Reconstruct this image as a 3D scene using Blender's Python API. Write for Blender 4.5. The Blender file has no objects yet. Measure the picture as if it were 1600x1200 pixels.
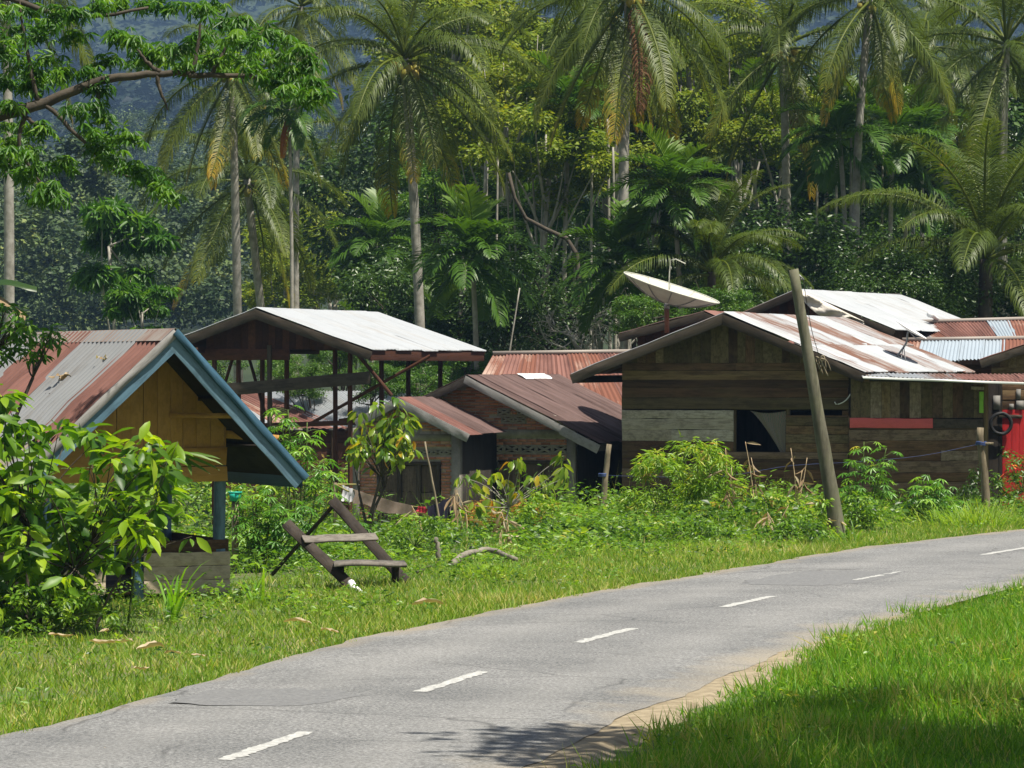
import bpy, math, random
import numpy as np
from mathutils import Vector, Matrix

# ------------------------------------------------------------------ camera, sky, sun, exposure
SC = bpy.context.scene
COL = SC.collection
FPX, CX, HY, CAMH = 6000.0, 800.0, 575.0, 2.7      # focal length in px of the 1600 px photo, horizon row, eye height
cam_d = bpy.data.cameras.new('camera'); cam = bpy.data.objects.new('camera', cam_d); COL.objects.link(cam)
cam.location = (0, 0, CAMH); cam.rotation_euler = (math.radians(90), 0, 0)
cam_d.sensor_width = 36.0; cam_d.lens = 36.0 * FPX / 1600.0
cam_d.shift_y = -25.0 / 1600.0
cam_d.clip_start = 0.5; cam_d.clip_end = 9000.0
SC.camera = cam

SUN_ELEV = math.radians(67.0)
SUN_AZ = math.radians(128.0)          # clockwise from the view direction (+Y): to the right, a little to the camera's side
world = bpy.data.worlds.new('World'); SC.world = world; world.use_nodes = True
wn = world.node_tree.nodes; wl = world.node_tree.links
sky = wn.new('ShaderNodeTexSky'); sky.sky_type = 'NISHITA'; sky.sun_disc = False
sky.sun_elevation = SUN_ELEV; sky.sun_rotation = SUN_AZ
sky.altitude = 300; sky.dust_density = 2.0
wn['Background'].inputs['Strength'].default_value = 0.05
hs = wn.new('ShaderNodeHueSaturation'); hs.inputs['Saturation'].default_value = 0.5     # broken cloud whitens the skylight
wl.new(sky.outputs[0], hs.inputs['Color']); wl.new(hs.outputs[0], wn['Background'].inputs['Color'])
sun_d = bpy.data.lights.new('sun', 'SUN'); sun = bpy.data.objects.new('sun', sun_d); COL.objects.link(sun)
sun_d.energy = 5.0; sun_d.angle = math.radians(0.53); sun_d.color = (1.0, 0.94, 0.82)
sdir = Vector((math.cos(SUN_ELEV) * math.sin(SUN_AZ), math.cos(SUN_ELEV) * math.cos(SUN_AZ), math.sin(SUN_ELEV)))
sun.rotation_euler = sdir.to_track_quat('Z', 'Y').to_euler()
sun.location = (20, -10, 40)
SC.view_settings.view_transform = 'Standard'; SC.view_settings.look = 'None'
SC.view_settings.exposure = 0.9; SC.view_settings.gamma = 1.0; SC.view_settings.use_curve_mapping = False
SC.render.engine = 'CYCLES'
SC.cycles.max_bounces = 7; SC.cycles.diffuse_bounces = 3; SC.cycles.glossy_bounces = 2
SC.cycles.transmission_bounces = 5; SC.cycles.volume_bounces = 0; SC.cycles.transparent_max_bounces = 6
SC.cycles.use_denoising = True
SC.cycles.sample_clamp_indirect = 4.0

rng = np.random.default_rng(11)
random.seed(5)
A = np.array

def W(px, py, Z):                     # a direction from the photo at a chosen distance
    return A([(px - CX) / FPX * Z, Z, CAMH - (py - HY) / FPX * Z])

# ------------------------------------------------------------------ materials
MATS = {}
def new_mat(name):
    m = bpy.data.materials.new(name); m.use_nodes = True
    nt = m.node_tree; b = nt.nodes['Principled BSDF']
    MATS[name] = m
    return m, nt, b
def nd(nt, typ, **kw):
    n = nt.nodes.new(typ)
    for k, v in kw.items():
        if k in n.inputs.keys(): n.inputs[k].default_value = v
        else: setattr(n, k, v)
    return n
def ramp(nt, fac, stops, interp='LINEAR'):
    r = nt.nodes.new('ShaderNodeValToRGB'); r.color_ramp.interpolation = interp
    e = r.color_ramp.elements
    while len(e) > 1: e.remove(e[-1])
    e[0].position = stops[0][0]; e[0].color = (*stops[0][1], 1)
    for p, c in stops[1:]:
        x = e.new(p); x.color = (*c, 1)
    if fac is not None: nt.links.new(fac, r.inputs['Fac'])
    return r
def mixc(nt, fac, a, b, mode='MIX'):
    m = nt.nodes.new('ShaderNodeMix'); m.data_type = 'RGBA'; m.blend_type = mode
    for sock, v in ((0, fac), (6, a), (7, b)):
        if hasattr(v, 'is_output'): nt.links.new(v, m.inputs[sock])
        elif isinstance(v, (int, float)): m.inputs[sock].default_value = v
        else: m.inputs[sock].default_value = (*v, 1)
    return m.outputs[2]
def math_n(nt, op, a, b=None, c=None):
    m = nt.nodes.new('ShaderNodeMath'); m.operation = op
    for i, v in enumerate((a, b, c)):
        if v is None: continue
        if hasattr(v, 'is_output'): nt.links.new(v, m.inputs[i])
        else: m.inputs[i].default_value = v
    return m.outputs[0]
def mapped(nt, coord, scale, randomize=False):
    tc = nt.nodes.new('ShaderNodeTexCoord'); mp = nt.nodes.new('ShaderNodeMapping')
    nt.links.new(tc.outputs[coord], mp.inputs['Vector']); mp.inputs['Scale'].default_value = scale
    if randomize:
        oi = nt.nodes.new('ShaderNodeObjectInfo')
        v = nt.nodes.new('ShaderNodeCombineXYZ')
        nt.links.new(math_n(nt, 'MULTIPLY', oi.outputs['Random'], 97.0), v.inputs[0])
        nt.links.new(math_n(nt, 'MULTIPLY', oi.outputs['Random'], 41.0), v.inputs[1])
        nt.links.new(v.outputs[0], mp.inputs['Location'])
    return mp.outputs[0]
def noise(nt, vec, scale=1.0, detail=5.0, rough=0.6):
    n = nd(nt, 'ShaderNodeTexNoise', Scale=scale, Detail=detail, Roughness=rough)
    nt.links.new(vec, n.inputs['Vector']); return n.outputs['Fac']
def bump(nt, b, h, strength=0.3, dist=0.01):
    n = nd(nt, 'ShaderNodeBump', Strength=strength, Distance=dist)
    nt.links.new(h, n.inputs['Height']); nt.links.new(n.outputs[0], b.inputs['Normal'])

def leaf_mat(name, stops, trans=0.35, rough=0.42, spec=0.5, tboost=1.6, vary=0.25):
    m, nt, b = new_mat(name)
    at = nd(nt, 'ShaderNodeAttribute', attribute_name='tint')
    oi = nt.nodes.new('ShaderNodeObjectInfo')
    f = math_n(nt, 'ADD', at.outputs['Fac'], math_n(nt, 'MULTIPLY', math_n(nt, 'SUBTRACT', oi.outputs['Random'], 0.5), vary * 0.5))
    c = ramp(nt, f, stops).outputs[0]
    nt.links.new(c, b.inputs['Base Color'])
    b.inputs['Roughness'].default_value = rough; b.inputs['Specular IOR Level'].default_value = spec
    t = nt.nodes.new('ShaderNodeBsdfTranslucent')
    tc = mixc(nt, 1.0, c, (tboost, tboost * 0.95, tboost * 0.35), 'MULTIPLY')
    nt.links.new(tc, t.inputs['Color'])
    ms = nt.nodes.new('ShaderNodeMixShader'); ms.inputs[0].default_value = trans
    nt.links.new(b.outputs[0], ms.inputs[1]); nt.links.new(t.outputs[0], ms.inputs[2])
    nt.links.new(ms.outputs[0], nt.nodes['Material Output'].inputs['Surface'])
    return m
def G3(*v): return tuple(v)
leaf_mat('grass', [(0, (0.0552, 0.1564, 0.0092)), (.5, (0.1196, 0.2852, 0.0147)), (.85, (0.2024, 0.3680, 0.0276)), (1, (0.4140, 0.3680, 0.1288))], .45, .5, .3)
leaf_mat('verge_grass', [(0, (0.0972, 0.2052, 0.0162)), (.5, (0.1836, 0.3132, 0.0302)), (.8, (0.3132, 0.3888, 0.0648)), (1, (0.5616, 0.4860, 0.2376))], .45, .55, .3)
leaf_mat('weed', [(0, (.022, .065, .008)), (.45, (.12, .25, .016)), (.8, (.24, .38, .035)), (.95, (.38, .40, .06)), (1, (.42, .28, .10))], .42)
leaf_mat('bush', [(0, (.035, .10, .008)), (.5, (.13, .26, .014)), (.85, (.33, .47, .02)), (.975, (.30, .40, .03)), (.982, (.62, .36, .02)), (1, (.65, .30, .02))], .48, .42, .38, vary=0.0)
leaf_mat('cassava', [(0, (.04, .13, .015)), (.6, (.10, .26, .024)), (.94, (.22, .38, .03)), (.97, (.5, .33, .03)), (1, (.5, .2, .03))], .4, .35, vary=0.0)
leaf_mat('cacao', [(0, (.06, .14, .012)), (.5, (.15, .24, .02)), (.88, (.32, .38, .04)), (.95, (.5, .38, .03)), (1, (.5, .18, .02))], .42, .33, vary=0.0)
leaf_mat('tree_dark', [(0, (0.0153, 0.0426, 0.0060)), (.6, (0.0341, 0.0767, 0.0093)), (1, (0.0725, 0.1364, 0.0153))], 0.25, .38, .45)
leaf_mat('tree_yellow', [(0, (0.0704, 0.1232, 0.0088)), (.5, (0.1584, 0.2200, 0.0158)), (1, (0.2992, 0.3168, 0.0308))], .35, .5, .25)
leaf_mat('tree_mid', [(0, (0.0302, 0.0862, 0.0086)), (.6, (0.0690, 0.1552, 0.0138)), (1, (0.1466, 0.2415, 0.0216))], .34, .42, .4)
leaf_mat('overhang', [(0, (0.0230, 0.0820, 0.0082)), (.6, (0.0574, 0.1558, 0.0115)), (1, (0.1476, 0.2788, 0.0205))], .42, .45, .35)
leaf_mat('forest', [(0, (0.0282, 0.0563, 0.0196)), (.6, (0.0705, 0.1085, 0.0390)), (.9, (0.1302, 0.1845, 0.0542)), (1, (0.1953, 0.2061, 0.0542))], .15, .55, .25, 1.2)
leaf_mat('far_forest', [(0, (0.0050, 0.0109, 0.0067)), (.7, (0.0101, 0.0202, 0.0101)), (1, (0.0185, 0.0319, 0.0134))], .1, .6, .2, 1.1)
leaf_mat('palm', [(0, (0.0363, 0.0685, 0.0081)), (.5, (0.0806, 0.1169, 0.0146)), (.70, (0.1451, 0.1693, 0.0177)), (.86, (0.3869, 0.2821, 0.0161)), (1, (0.3869, 0.1773, 0.0161))], 0.34, .46, .35, 1.6, .12)
leaf_mat('areca', [(0, (0.0245, 0.0734, 0.0078)), (.5, (0.0586, 0.1320, 0.0117)), (.85, (0.1368, 0.2150, 0.0196)), (1, (0.3519, 0.3519, 0.0293))], 0.32, .45, .35, 1.6, .3)
leaf_mat('dry', [(0, (.20, .13, .07)), (.5, (.34, .25, .15)), (1, (.56, .47, .33))], .25, .7, .2, 1.0)
leaf_mat('brown_dry', [(0, (.10, .045, .02)), (.5, (.17, .08, .035)), (1, (.26, .14, .06))], .25, .7, .2, 1.1)
leaf_mat('orange_dry', [(0, (.30, .09, .02)), (.5, (.42, .15, .03)), (1, (.5, .24, .05))], .3, .7, .2, 1.1)
leaf_mat('rust_fern', [(0, (.20, .10, .02)), (.5, (.36, .17, .03)), (1, (.42, .27, .05))], .3, .7, .2, 1.1)

def wood_mat(name, stops, spread=0.5, rough=0.8, dark=(.02, .014, .009), grain=0.5, stain=(.07, .07, .025), stain_amt=0.0, spec=.25):
    """stops: colours the boards vary between (per board), grain along local X"""
    m, nt, b = new_mat(name)
    oi = nt.nodes.new('ShaderNodeObjectInfo')
    v = mapped(nt, 'Object', (5, 9, 4), True)
    g = noise(nt, v, 1.0, 6, .65)
    v2 = mapped(nt, 'Object', (1.6, .8, 1), True)
    blot = noise(nt, v2, 1.5, 4, .6)
    f = math_n(nt, 'ADD', math_n(nt, 'MULTIPLY', oi.outputs['Random'], 1.0), math_n(nt, 'MULTIPLY', math_n(nt, 'SUBTRACT', blot, .5), spread))
    c = ramp(nt, f, stops).outputs[0]
    gm = ramp(nt, g, [(.3, (1, 1, 1)), (.62, (0, 0, 0))]).outputs[0]
    c = mixc(nt, math_n(nt, 'MULTIPLY', gm, grain), c, dark)
    st = noise(nt, mapped(nt, 'Object', (9, 2.2, 1), True), 1.0, 5, .7)
    c = mixc(nt, math_n(nt, 'MULTIPLY', ramp(nt, st, [(.47, (0, 0, 0)), (.60, (1, 1, 1))]).outputs[0], min(1, grain * 1.2)), c, mixc(nt, 1.0, c, (.38, .36, .34), 'MULTIPLY'))
    if stain_amt:
        s = noise(nt, mapped(nt, 'Object', (3, 2, 1), True), 1.3, 5, .7)
        sm = ramp(nt, s, [(.48, (0, 0, 0)), (.66, (1, 1, 1))]).outputs[0]
        c = mixc(nt, math_n(nt, 'MULTIPLY', sm, stain_amt), c, stain)
    nt.links.new(c, b.inputs['Base Color']); b.inputs['Roughness'].default_value = rough
    b.inputs['Specular IOR Level'].default_value = spec
    bump(nt, b, g, .5, .006)
    return m
wood_mat('wood_house', [(0, (.06, .033, .017)), (.3, (.12, .065, .033)), (.55, (.17, .098, .05)), (.75, (.22, .15, .07)), (1, (.30, .22, .13))], .8, stain_amt=.35, stain=(.12, .10, .04))
wood_mat('wood_grey', [(0, (.28, .24, .18)), (.5, (.38, .335, .26)), (1, (.46, .42, .34))], .6, grain=.4, dark=(.05, .04, .03))
wood_mat('wood_olive', [(0, (.08, .058, .028)), (.5, (.13, .096, .046)), (1, (.19, .145, .078))], .6, stain_amt=.35, stain=(.10, .09, .03))
wood_mat('wood_side', [(0, (.12, .075, .044)), (.4, (.18, .12, .075)), (.75, (.25, .18, .12)), (1, (.32, .255, .18))], .5, stain_amt=.25)
wood_mat('wood_fascia', [(0, (.055, .042, .03)), (1, (.095, .076, .056))], .5, grain=.4)
wood_mat('wood_pale', [(0, (.20, .195, .19)), (1, (.28, .27, .26))], .5, grain=.3, dark=(.14, .13, .12))
wood_mat('wood_red', [(0, (.05, .018, .010)), (.5, (.08, .028, .015)), (1, (.13, .05, .025))], .4, grain=.4)
wood_mat('wood_bench_shaded', [(0, (.03, .023, .018)), (1, (.06, .048, .038))], .4, grain=.5)  # bench sides and legs: their shade is put into a darker wood colour
wood_mat('wood_bench_lit', [(0, (.13, .115, .10)), (1, (.20, .18, .155))], .4, grain=.4)  # bench seat and back: paler copy, sunlit tops put into the colour
wood_mat('wood_shutter', [(0, (.10, .072, .052)), (1, (.16, .12, .092))], .4, grain=.4)
wood_mat('wood_pole', [(0, (.125, .12, .085)), (1, (.16, .15, .105))], .6, grain=.5, dark=(.05, .048, .03), stain_amt=.5, stain=(.085, .10, .04))
wood_mat('wood_post', [(0, (.20, .16, .10)), (1, (.30, .25, .17))], .5, grain=.5)
wood_mat('paint_yellow', [(0, (.46, .245, .06)), (1, (.54, .30, .08))], .3, .6, grain=.22, dark=(.16, .09, .03))
wood_mat('paint_blue', [(0, (.10, .19, .265)), (1, (.15, .25, .32))], .5, .5, grain=.35, dark=(.05, .10, .15))
wood_mat('paint_teal', [(0, (.035, .09, .14)), (1, (.05, .12, .18))], .5, .5, grain=.3, dark=(.02, .05, .08))
wood_mat('paint_cream', [(0, (.44, .36, .26)), (1, (.52, .43, .31))], .4, .65, grain=.3, dark=(.24, .18, .11), stain_amt=.3, stain=(.22, .2, .12))
wood_mat('paint_red', [(0, (.40, .018, .022)), (1, (.50, .03, .03))], .3, .5, grain=.25, dark=(.18, .02, .02))
wood_mat('paint_coral', [(0, (.62, .11, .11)), (1, (.66, .13, .12))], .2, .5, grain=.12, dark=(.4, .08, .07))
wood_mat('paint_green', [(0, (.22, .5, .04)), (1, (.26, .55, .05))], .2, .5, grain=.15, dark=(.1, .3, .03))
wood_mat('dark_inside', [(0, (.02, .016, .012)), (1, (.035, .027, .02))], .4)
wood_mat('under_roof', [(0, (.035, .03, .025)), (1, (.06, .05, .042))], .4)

def metal_mat(name, clean, rust, lo, hi, rough=.42, metal=.25, streak=(7, .5), dark=(.06, .03, .02)):
    m, nt, b = new_mat(name)
    v = mapped(nt, 'UV', (streak[0], streak[1], 1), True)
    s = noise(nt, v, .5, 6, .65)
    v2 = mapped(nt, 'UV', (1, 1, 1), True)
    s2 = noise(nt, v2, .9, 7, .7)
    oi = nt.nodes.new('ShaderNodeObjectInfo')
    f = math_n(nt, 'ADD', math_n(nt, 'MULTIPLY', s, .55), math_n(nt, 'MULTIPLY', s2, .45))
    f = math_n(nt, 'ADD', f, math_n(nt, 'MULTIPLY', math_n(nt, 'SUBTRACT', oi.outputs['Random'], .5), .10))
    k = ramp(nt, f, [(lo, (0, 0, 0)), (hi, (1, 1, 1))])
    fine = noise(nt, v, 4, 5, .7)
    rc = mixc(nt, fine, rust, tuple(x * .55 for x in rust))
    cc = mixc(nt, math_n(nt, 'MULTIPLY', s2, .5), clean, tuple(x * .7 for x in clean))
    c = mixc(nt, k.outputs[0], cc, rc)
    nt.links.new(c, b.inputs['Base Color'])
    nt.links.new(math_n(nt, 'MULTIPLY', math_n(nt, 'SUBTRACT', 1.0, k.outputs[0]), metal), b.inputs['Metallic'])
    nt.links.new(math_n(nt, 'ADD', math_n(nt, 'MULTIPLY', k.outputs[0], .35), rough), b.inputs['Roughness'])
    return m
metal_mat('zinc_bright', (.37, .39, .415), (.27, .24, .21), .5, .8, .45, .2)
metal_mat('zinc_rusty', (.30, .31, .325), (.19, .095, .065), .44, .58, .45, .2)
metal_mat('zinc_rustier', (.29, .28, .275), (.17, .078, .05), .38, .52, .5, .2)
metal_mat('zinc_old', (.27, .275, .28), (.14, .125, .115), .5, .7, .5, .25)
metal_mat('rust_red', (.21, .092, .070), (.13, .052, .040), .4, .6, .65, .0)
metal_mat('rust_brown', (.115, .064, .056), (.07, .038, .032), .4, .6, .6, .0)
metal_mat('rust_mix', (.36, .25, .20), (.21, .078, .048), .40, .50, .6, .0, (9, .35))
metal_mat('blue_zinc', (.36, .42, .48), (.4, .45, .5), .6, .8, .4, .15)
metal_mat('ridge_cap', (.28, .24, .21), (.22, .12, .09), .5, .65, .6, .0)

def flat_mat(name, c1, c2, scale=3, rough=.7, bumpd=0, metal=0, spec=.3, detail=6):
    m, nt, b = new_mat(name)
    n = noise(nt, mapped(nt, 'Object', (1, 1, 1), True), scale, detail, .65)
    nt.links.new(ramp(nt, n, [(.35, c1), (.65, c2)]).outputs[0], b.inputs['Base Color'])
    b.inputs['Roughness'].default_value = rough; b.inputs['Metallic'].default_value = metal
    b.inputs['Specular IOR Level'].default_value = spec
    if bumpd: bump(nt, b, n, .6, bumpd)
    return m
flat_mat('concrete', (.17, .155, .125), (.27, .25, .21), 5, .9, .01)
flat_mat('mortar', (.28, .25, .21), (.36, .325, .28), 9, .95, .008)
flat_mat('dish_white', (.42, .42, .36), (.52, .52, .45), 4, .5)
flat_mat('white_paint', (.74, .75, .73), (.8, .8, .79), 3, .45)
flat_mat('steel', (.20, .20, .20), (.28, .28, .28), 8, .45, 0, .5)
flat_mat('rust_steel', (.16, .06, .035), (.22, .09, .05), 8, .7)
flat_mat('black_rubber', (.008, .008, .009), (.016, .016, .016), 6, .6)
flat_mat('cable', (.02, .02, .022), (.03, .03, .03), 6, .6)
flat_mat('blue_rope', (.03, .05, .15), (.05, .08, .20), 6, .6)
flat_mat('white_cloth', (.60, .58, .64), (.70, .68, .72), 4, .9)
flat_mat('dark_cloth', (.012, .012, .025), (.025, .022, .045), 4, .9)
flat_mat('red_cloth', (.42, .03, .05), (.5, .05, .07), 4, .9)
flat_mat('brown_cloth', (.14, .105, .08), (.26, .20, .16), 4, .9)
flat_mat('tarp', (.42, .385, .33), (.62, .58, .52), 2.2, .6)
flat_mat('teal_plastic', (.02, .38, .28), (.03, .42, .32), 4, .4)
flat_mat('bark_palm', (.20, .185, .155), (.36, .34, .30), 4, .9, .02)
flat_mat('bark_dark', (.045, .037, .028), (.085, .07, .052), 6, .9, .02)
flat_mat('bark_pale', (.24, .22, .185), (.36, .34, .29), 5, .9, .01)
flat_mat('green_stem', (.06, .10, .02), (.10, .14, .03), 8, .7)
flat_mat('rachis', (.20, .19, .05), (.30, .26, .09), 5, .5)
flat_mat('coconut', (.20, .20, .03), (.34, .25, .05), 3, .45)
flat_mat('husk', (.42, .30, .16), (.6, .46, .30), 8, .9, .01)
flat_mat('sand', (.17, .135, .085), (.30, .25, .17), 7, .95, .015)
flat_mat('log', (.13, .115, .09), (.24, .215, .175), 5, .9, .01)
flat_mat('orange_plastic', (.62, .09, .02), (.7, .12, .03), 5, .5)
flat_mat('paper', (.13, .125, .115), (.2, .19, .175), 5, .8)
flat_mat('road_paint', (.22, .22, .215), (.50, .50, .48), 30, .8)
flat_mat('terrain', (.012, .022, .010), (.03, .045, .018), .2, .95)

# brick: varies per vertex attribute
m, nt, b = new_mat('brick')
at = nd(nt, 'ShaderNodeAttribute', attribute_name='tint')
n = noise(nt, mapped(nt, 'Object', (1, 1, 1)), 12, 5, .7)
c = ramp(nt, at.outputs['Fac'], [(0, (.24, .075, .038)), (.5, (.42, .14, .07)), (.85, (.50, .21, .11)), (1, (.38, .26, .19))]).outputs[0]
c = mixc(nt, math_n(nt, 'MULTIPLY', n, .5), c, (.26, .20, .16))
nt.links.new(c, b.inputs['Base Color']); b.inputs['Roughness'].default_value = .9; bump(nt, b, n, .5, .006)

# curtain: faded batik stripes
m, nt, b = new_mat('curtain')
v = mapped(nt, 'UV', (1, 1, 1))
wv = nd(nt, 'ShaderNodeTexWave', Scale=5.0, Distortion=2.5, Detail=3.0); nt.links.new(v, wv.inputs['Vector'])
c = ramp(nt, wv.outputs['Fac'], [(.2, (.07, .11, .08)), (.45, (.30, .28, .22)), (.6, (.34, .07, .08)), (.9, (.09, .13, .10))]).outputs[0]
nt.links.new(c, b.inputs['Base Color']); b.inputs['Roughness'].default_value = .9

# ground
m, nt, b = new_mat('ground')
v = mapped(nt, 'Object', (1, 1, 1))
n1 = noise(nt, v, .35, 6, .6); n2 = noise(nt, v, 4, 6, .7)
c = mixc(nt, n2, (.035, .07, .012), (.10, .13, .03))
k = ramp(nt, n1, [(.50, (0, 0, 0)), (.68, (1, 1, 1))]).outputs[0]
c = mixc(nt, math_n(nt, 'MULTIPLY', k, .6), c, (.17, .13, .07))
nt.links.new(c, b.inputs['Base Color']); b.inputs['Roughness'].default_value = .95; bump(nt, b, n2, .6, .03)

# asphalt: uv = (across in metres, along in metres)
m, nt, b = new_mat('asphalt')
tc = nt.nodes.new('ShaderNodeTexCoord')
sp = nt.nodes.new('ShaderNodeSeparateXYZ'); nt.links.new(tc.outputs['UV'], sp.inputs[0])
v = mapped(nt, 'Object', (1, 1, 1))
n1 = noise(nt, v, 38, 4, .8); n2 = noise(nt, v, .5, 6, .6)
nt_fine = noise(nt, v, 110, 2, .6)
c = ramp(nt, n1, [(.34, (.055, .055, .054)), (.5, (.18, .18, .18)), (.64, (.34, .338, .33))]).outputs[0]
c = mixc(nt, ramp(nt, n2, [(.35, (0, 0, 0)), (.7, (1, 1, 1))]).outputs[0], c, mixc(nt, 1.0, c, (.66, .67, .68), 'MULTIPLY'))
# wheel tracks, slightly paler and smoother
trk = math_n(nt, 'ABSOLUTE', math_n(nt, 'SUBTRACT', math_n(nt, 'ABSOLUTE', sp.outputs[0]), 1.05))
tk = ramp(nt, trk, [(.1, (1, 1, 1)), (.55, (0, 0, 0))]).outputs[0]
c = mixc(nt, math_n(nt, 'MULTIPLY', tk, .22), c, (.27, .265, .255))
# cracks
vo = nd(nt, 'ShaderNodeTexVoronoi', Scale=.55, feature='DISTANCE_TO_EDGE')
vd = nt.nodes.new('ShaderNodeMix'); vd.data_type = 'VECTOR'; vd.inputs[0].default_value = .22
nz = nd(nt, 'ShaderNodeTexNoise', Scale=1.6, Detail=6.0); nt.links.new(v, nz.inputs['Vector'])
nt.links.new(v, vd.inputs[4]); nt.links.new(nz.outputs['Color'], vd.inputs[5]); nt.links.new(vd.outputs[1], vo.inputs['Vector'])
ck = ramp(nt, vo.outputs['Distance'], [(.0, (1, 1, 1)), (.012, (0, 0, 0))]).outputs[0]
ckm = ramp(nt, noise(nt, v, .23, 3, .5), [(.45, (0, 0, 0)), (.54, (1, 1, 1))]).outputs[0]
c = mixc(nt, math_n(nt, 'MULTIPLY', math_n(nt, 'MULTIPLY', ck, ckm), .7), c, (.05, .05, .05))
# sand washed onto both edges
sn = noise(nt, v, .8, 6, .65)
edge_r = math_n(nt, 'ADD', sp.outputs[0], math_n(nt, 'MULTIPLY', math_n(nt, 'SUBTRACT', sn, .5), 1.9))
kr = ramp(nt, math_n(nt, 'MULTIPLY', edge_r, .25), [(.40, (0, 0, 0)), (.56, (1, 1, 1))]).outputs[0]
c = mixc(nt, math_n(nt, 'MULTIPLY', kr, .6), c, (.30, .255, .185))
edge_l = math_n(nt, 'ADD', math_n(nt, 'MULTIPLY', sp.outputs[0], -1.0), math_n(nt, 'MULTIPLY', math_n(nt, 'SUBTRACT', sn, .5), 1.2))
kl = ramp(nt, math_n(nt, 'MULTIPLY', edge_l, .25), [(.50, (0, 0, 0)), (.60, (1, 1, 1))]).outputs[0]
c = mixc(nt, math_n(nt, 'MULTIPLY', kl, .6), c, (.27, .22, .15))
nt.links.new(c, b.inputs['Base Color']); b.inputs['Roughness'].default_value = .85
b.inputs['Specular IOR Level'].default_value = .3
bump(nt, b, n1, .7, .012)
flat_mat('asphalt_patch', (.105, .107, .11), (.19, .19, .19), 30, .85, .01)

# ------------------------------------------------------------------ mesh helpers
def unit(v):
    v = np.asarray(v, float); n = np.linalg.norm(v, axis=-1, keepdims=True); return v / np.maximum(n, 1e-9)

class Geo:
    """collects pieces; build() links them as one mesh object"""
    def __init__(s): s.v = []; s.f = []; s.t = []; s.uv = []; s.n = 0
    def add(s, v, faces, tint=0.5, uv=None):
        v = np.asarray(v, float)
        for f in (faces if isinstance(faces, list) and len(faces) and isinstance(faces[0], np.ndarray) else [np.asarray(faces)]):
            s.f.append(f + s.n)
        s.v.append(v); s.n += len(v)
        s.t.append(np.broadcast_to(np.asarray(tint, float), (len(v),)))
        s.uv.append(np.zeros((len(v), 2)) if uv is None else np.asarray(uv, float))
        return s
    def mesh(s, name, mat, smooth=False):
        me = bpy.data.meshes.new(name)
        V = np.concatenate(s.v); T = np.concatenate(s.t); UV = np.concatenate(s.uv)
        me.vertices.add(len(V)); me.vertices.foreach_set('co', V.astype(np.float32).ravel())
        li = np.concatenate([f.ravel() for f in s.f]).astype(np.int32)
        tot = np.concatenate([np.full(len(f), f.shape[1], np.int32) for f in s.f])
        st = np.concatenate([[0], np.cumsum(tot)[:-1]]).astype(np.int32)
        me.loops.add(len(li)); me.loops.foreach_set('vertex_index', li)
        me.polygons.add(len(tot)); me.polygons.foreach_set('loop_start', st); me.polygons.foreach_set('loop_total', tot)
        if smooth: me.polygons.foreach_set('use_smooth', np.ones(len(tot), bool))
        a = me.attributes.new('tint', 'FLOAT', 'POINT'); a.data.foreach_set('value', T.astype(np.float32))
        u = me.uv_layers.new(name='UVMap'); u.data.foreach_set('uv', UV[li].astype(np.float32).ravel())
        me.materials.append(MATS[mat]); me.update(calc_edges=True); me.validate()
        return me
    def build(s, name, mat, parent=None, smooth=False):
        return link(name, s.mesh(name, mat, smooth), parent)

def link(name, me, parent=None, loc=None, rot=None, scale=None):
    o = bpy.data.objects.new(name, me); COL.objects.link(o)
    if parent is not None: o.parent = parent
    if loc is not None: o.location = Vector([float(x) for x in loc])
    if rot is not None: o.rotation_euler = rot
    if scale is not None: o.scale = (scale,) * 3 if isinstance(scale, (int, float)) else scale
    return o
def tag(o, label=None, cat=None, group=None, kind=None):
    if label: o['label'] = label
    if cat: o['category'] = cat
    if group: o['group'] = group
    if kind: o['kind'] = kind
    return o
def thing(name, label, cat, loc, rz=0, group=None):
    o = bpy.data.objects.new(name, None); COL.objects.link(o); o.empty_display_size = .2
    o.location = Vector([float(x) for x in loc]); o.rotation_euler = (0, 0, rz)
    return tag(o, label, cat, group)

BOXF = A([[0, 3, 2, 1], [4, 5, 6, 7], [0, 1, 5, 4], [1, 2, 6, 5], [2, 3, 7, 6], [3, 0, 4, 7]])
def box_v(x0, x1, y0, y1, z0, z1):
    return A([[x0, y0, z0], [x1, y0, z0], [x1, y1, z0], [x0, y1, z0], [x0, y0, z1], [x1, y0, z1], [x1, y1, z1], [x0, y1, z1]], float)

# warped unit boards: x 0..1, y and z -.5...5
def board_mesh(name, mat, seed):
    r = np.random.default_rng(seed); n = 7
    xs = np.linspace(0, 1, n); g = Geo(); V = []
    for i, x in enumerate(xs):
        wy = r.normal(0, .02, 2); wz = r.normal(0, .10, 1)[0]
        ex = r.normal(0, .0025, 4) if i in (0, n - 1) else np.zeros(4)
        for k, (y, z) in enumerate(((-.5, -.5), (.5, -.5), (.5, .5), (-.5, .5))):
            V.append([x + ex[k], y + wy[0 if y < 0 else 1], z + wz])
    F = [[0, 3, 2, 1]]
    for i in range(n - 1):
        a = i * 4; b_ = a + 4
        for k in range(4): F.append([a + k, a + (k + 1) % 4, b_ + (k + 1) % 4, b_ + k])
    a = (n - 1) * 4; F.append([a, a + 1, a + 2, a + 3])
    g.add(V, A(F)); return g.mesh(name, mat)
BOARDS = {}
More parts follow.
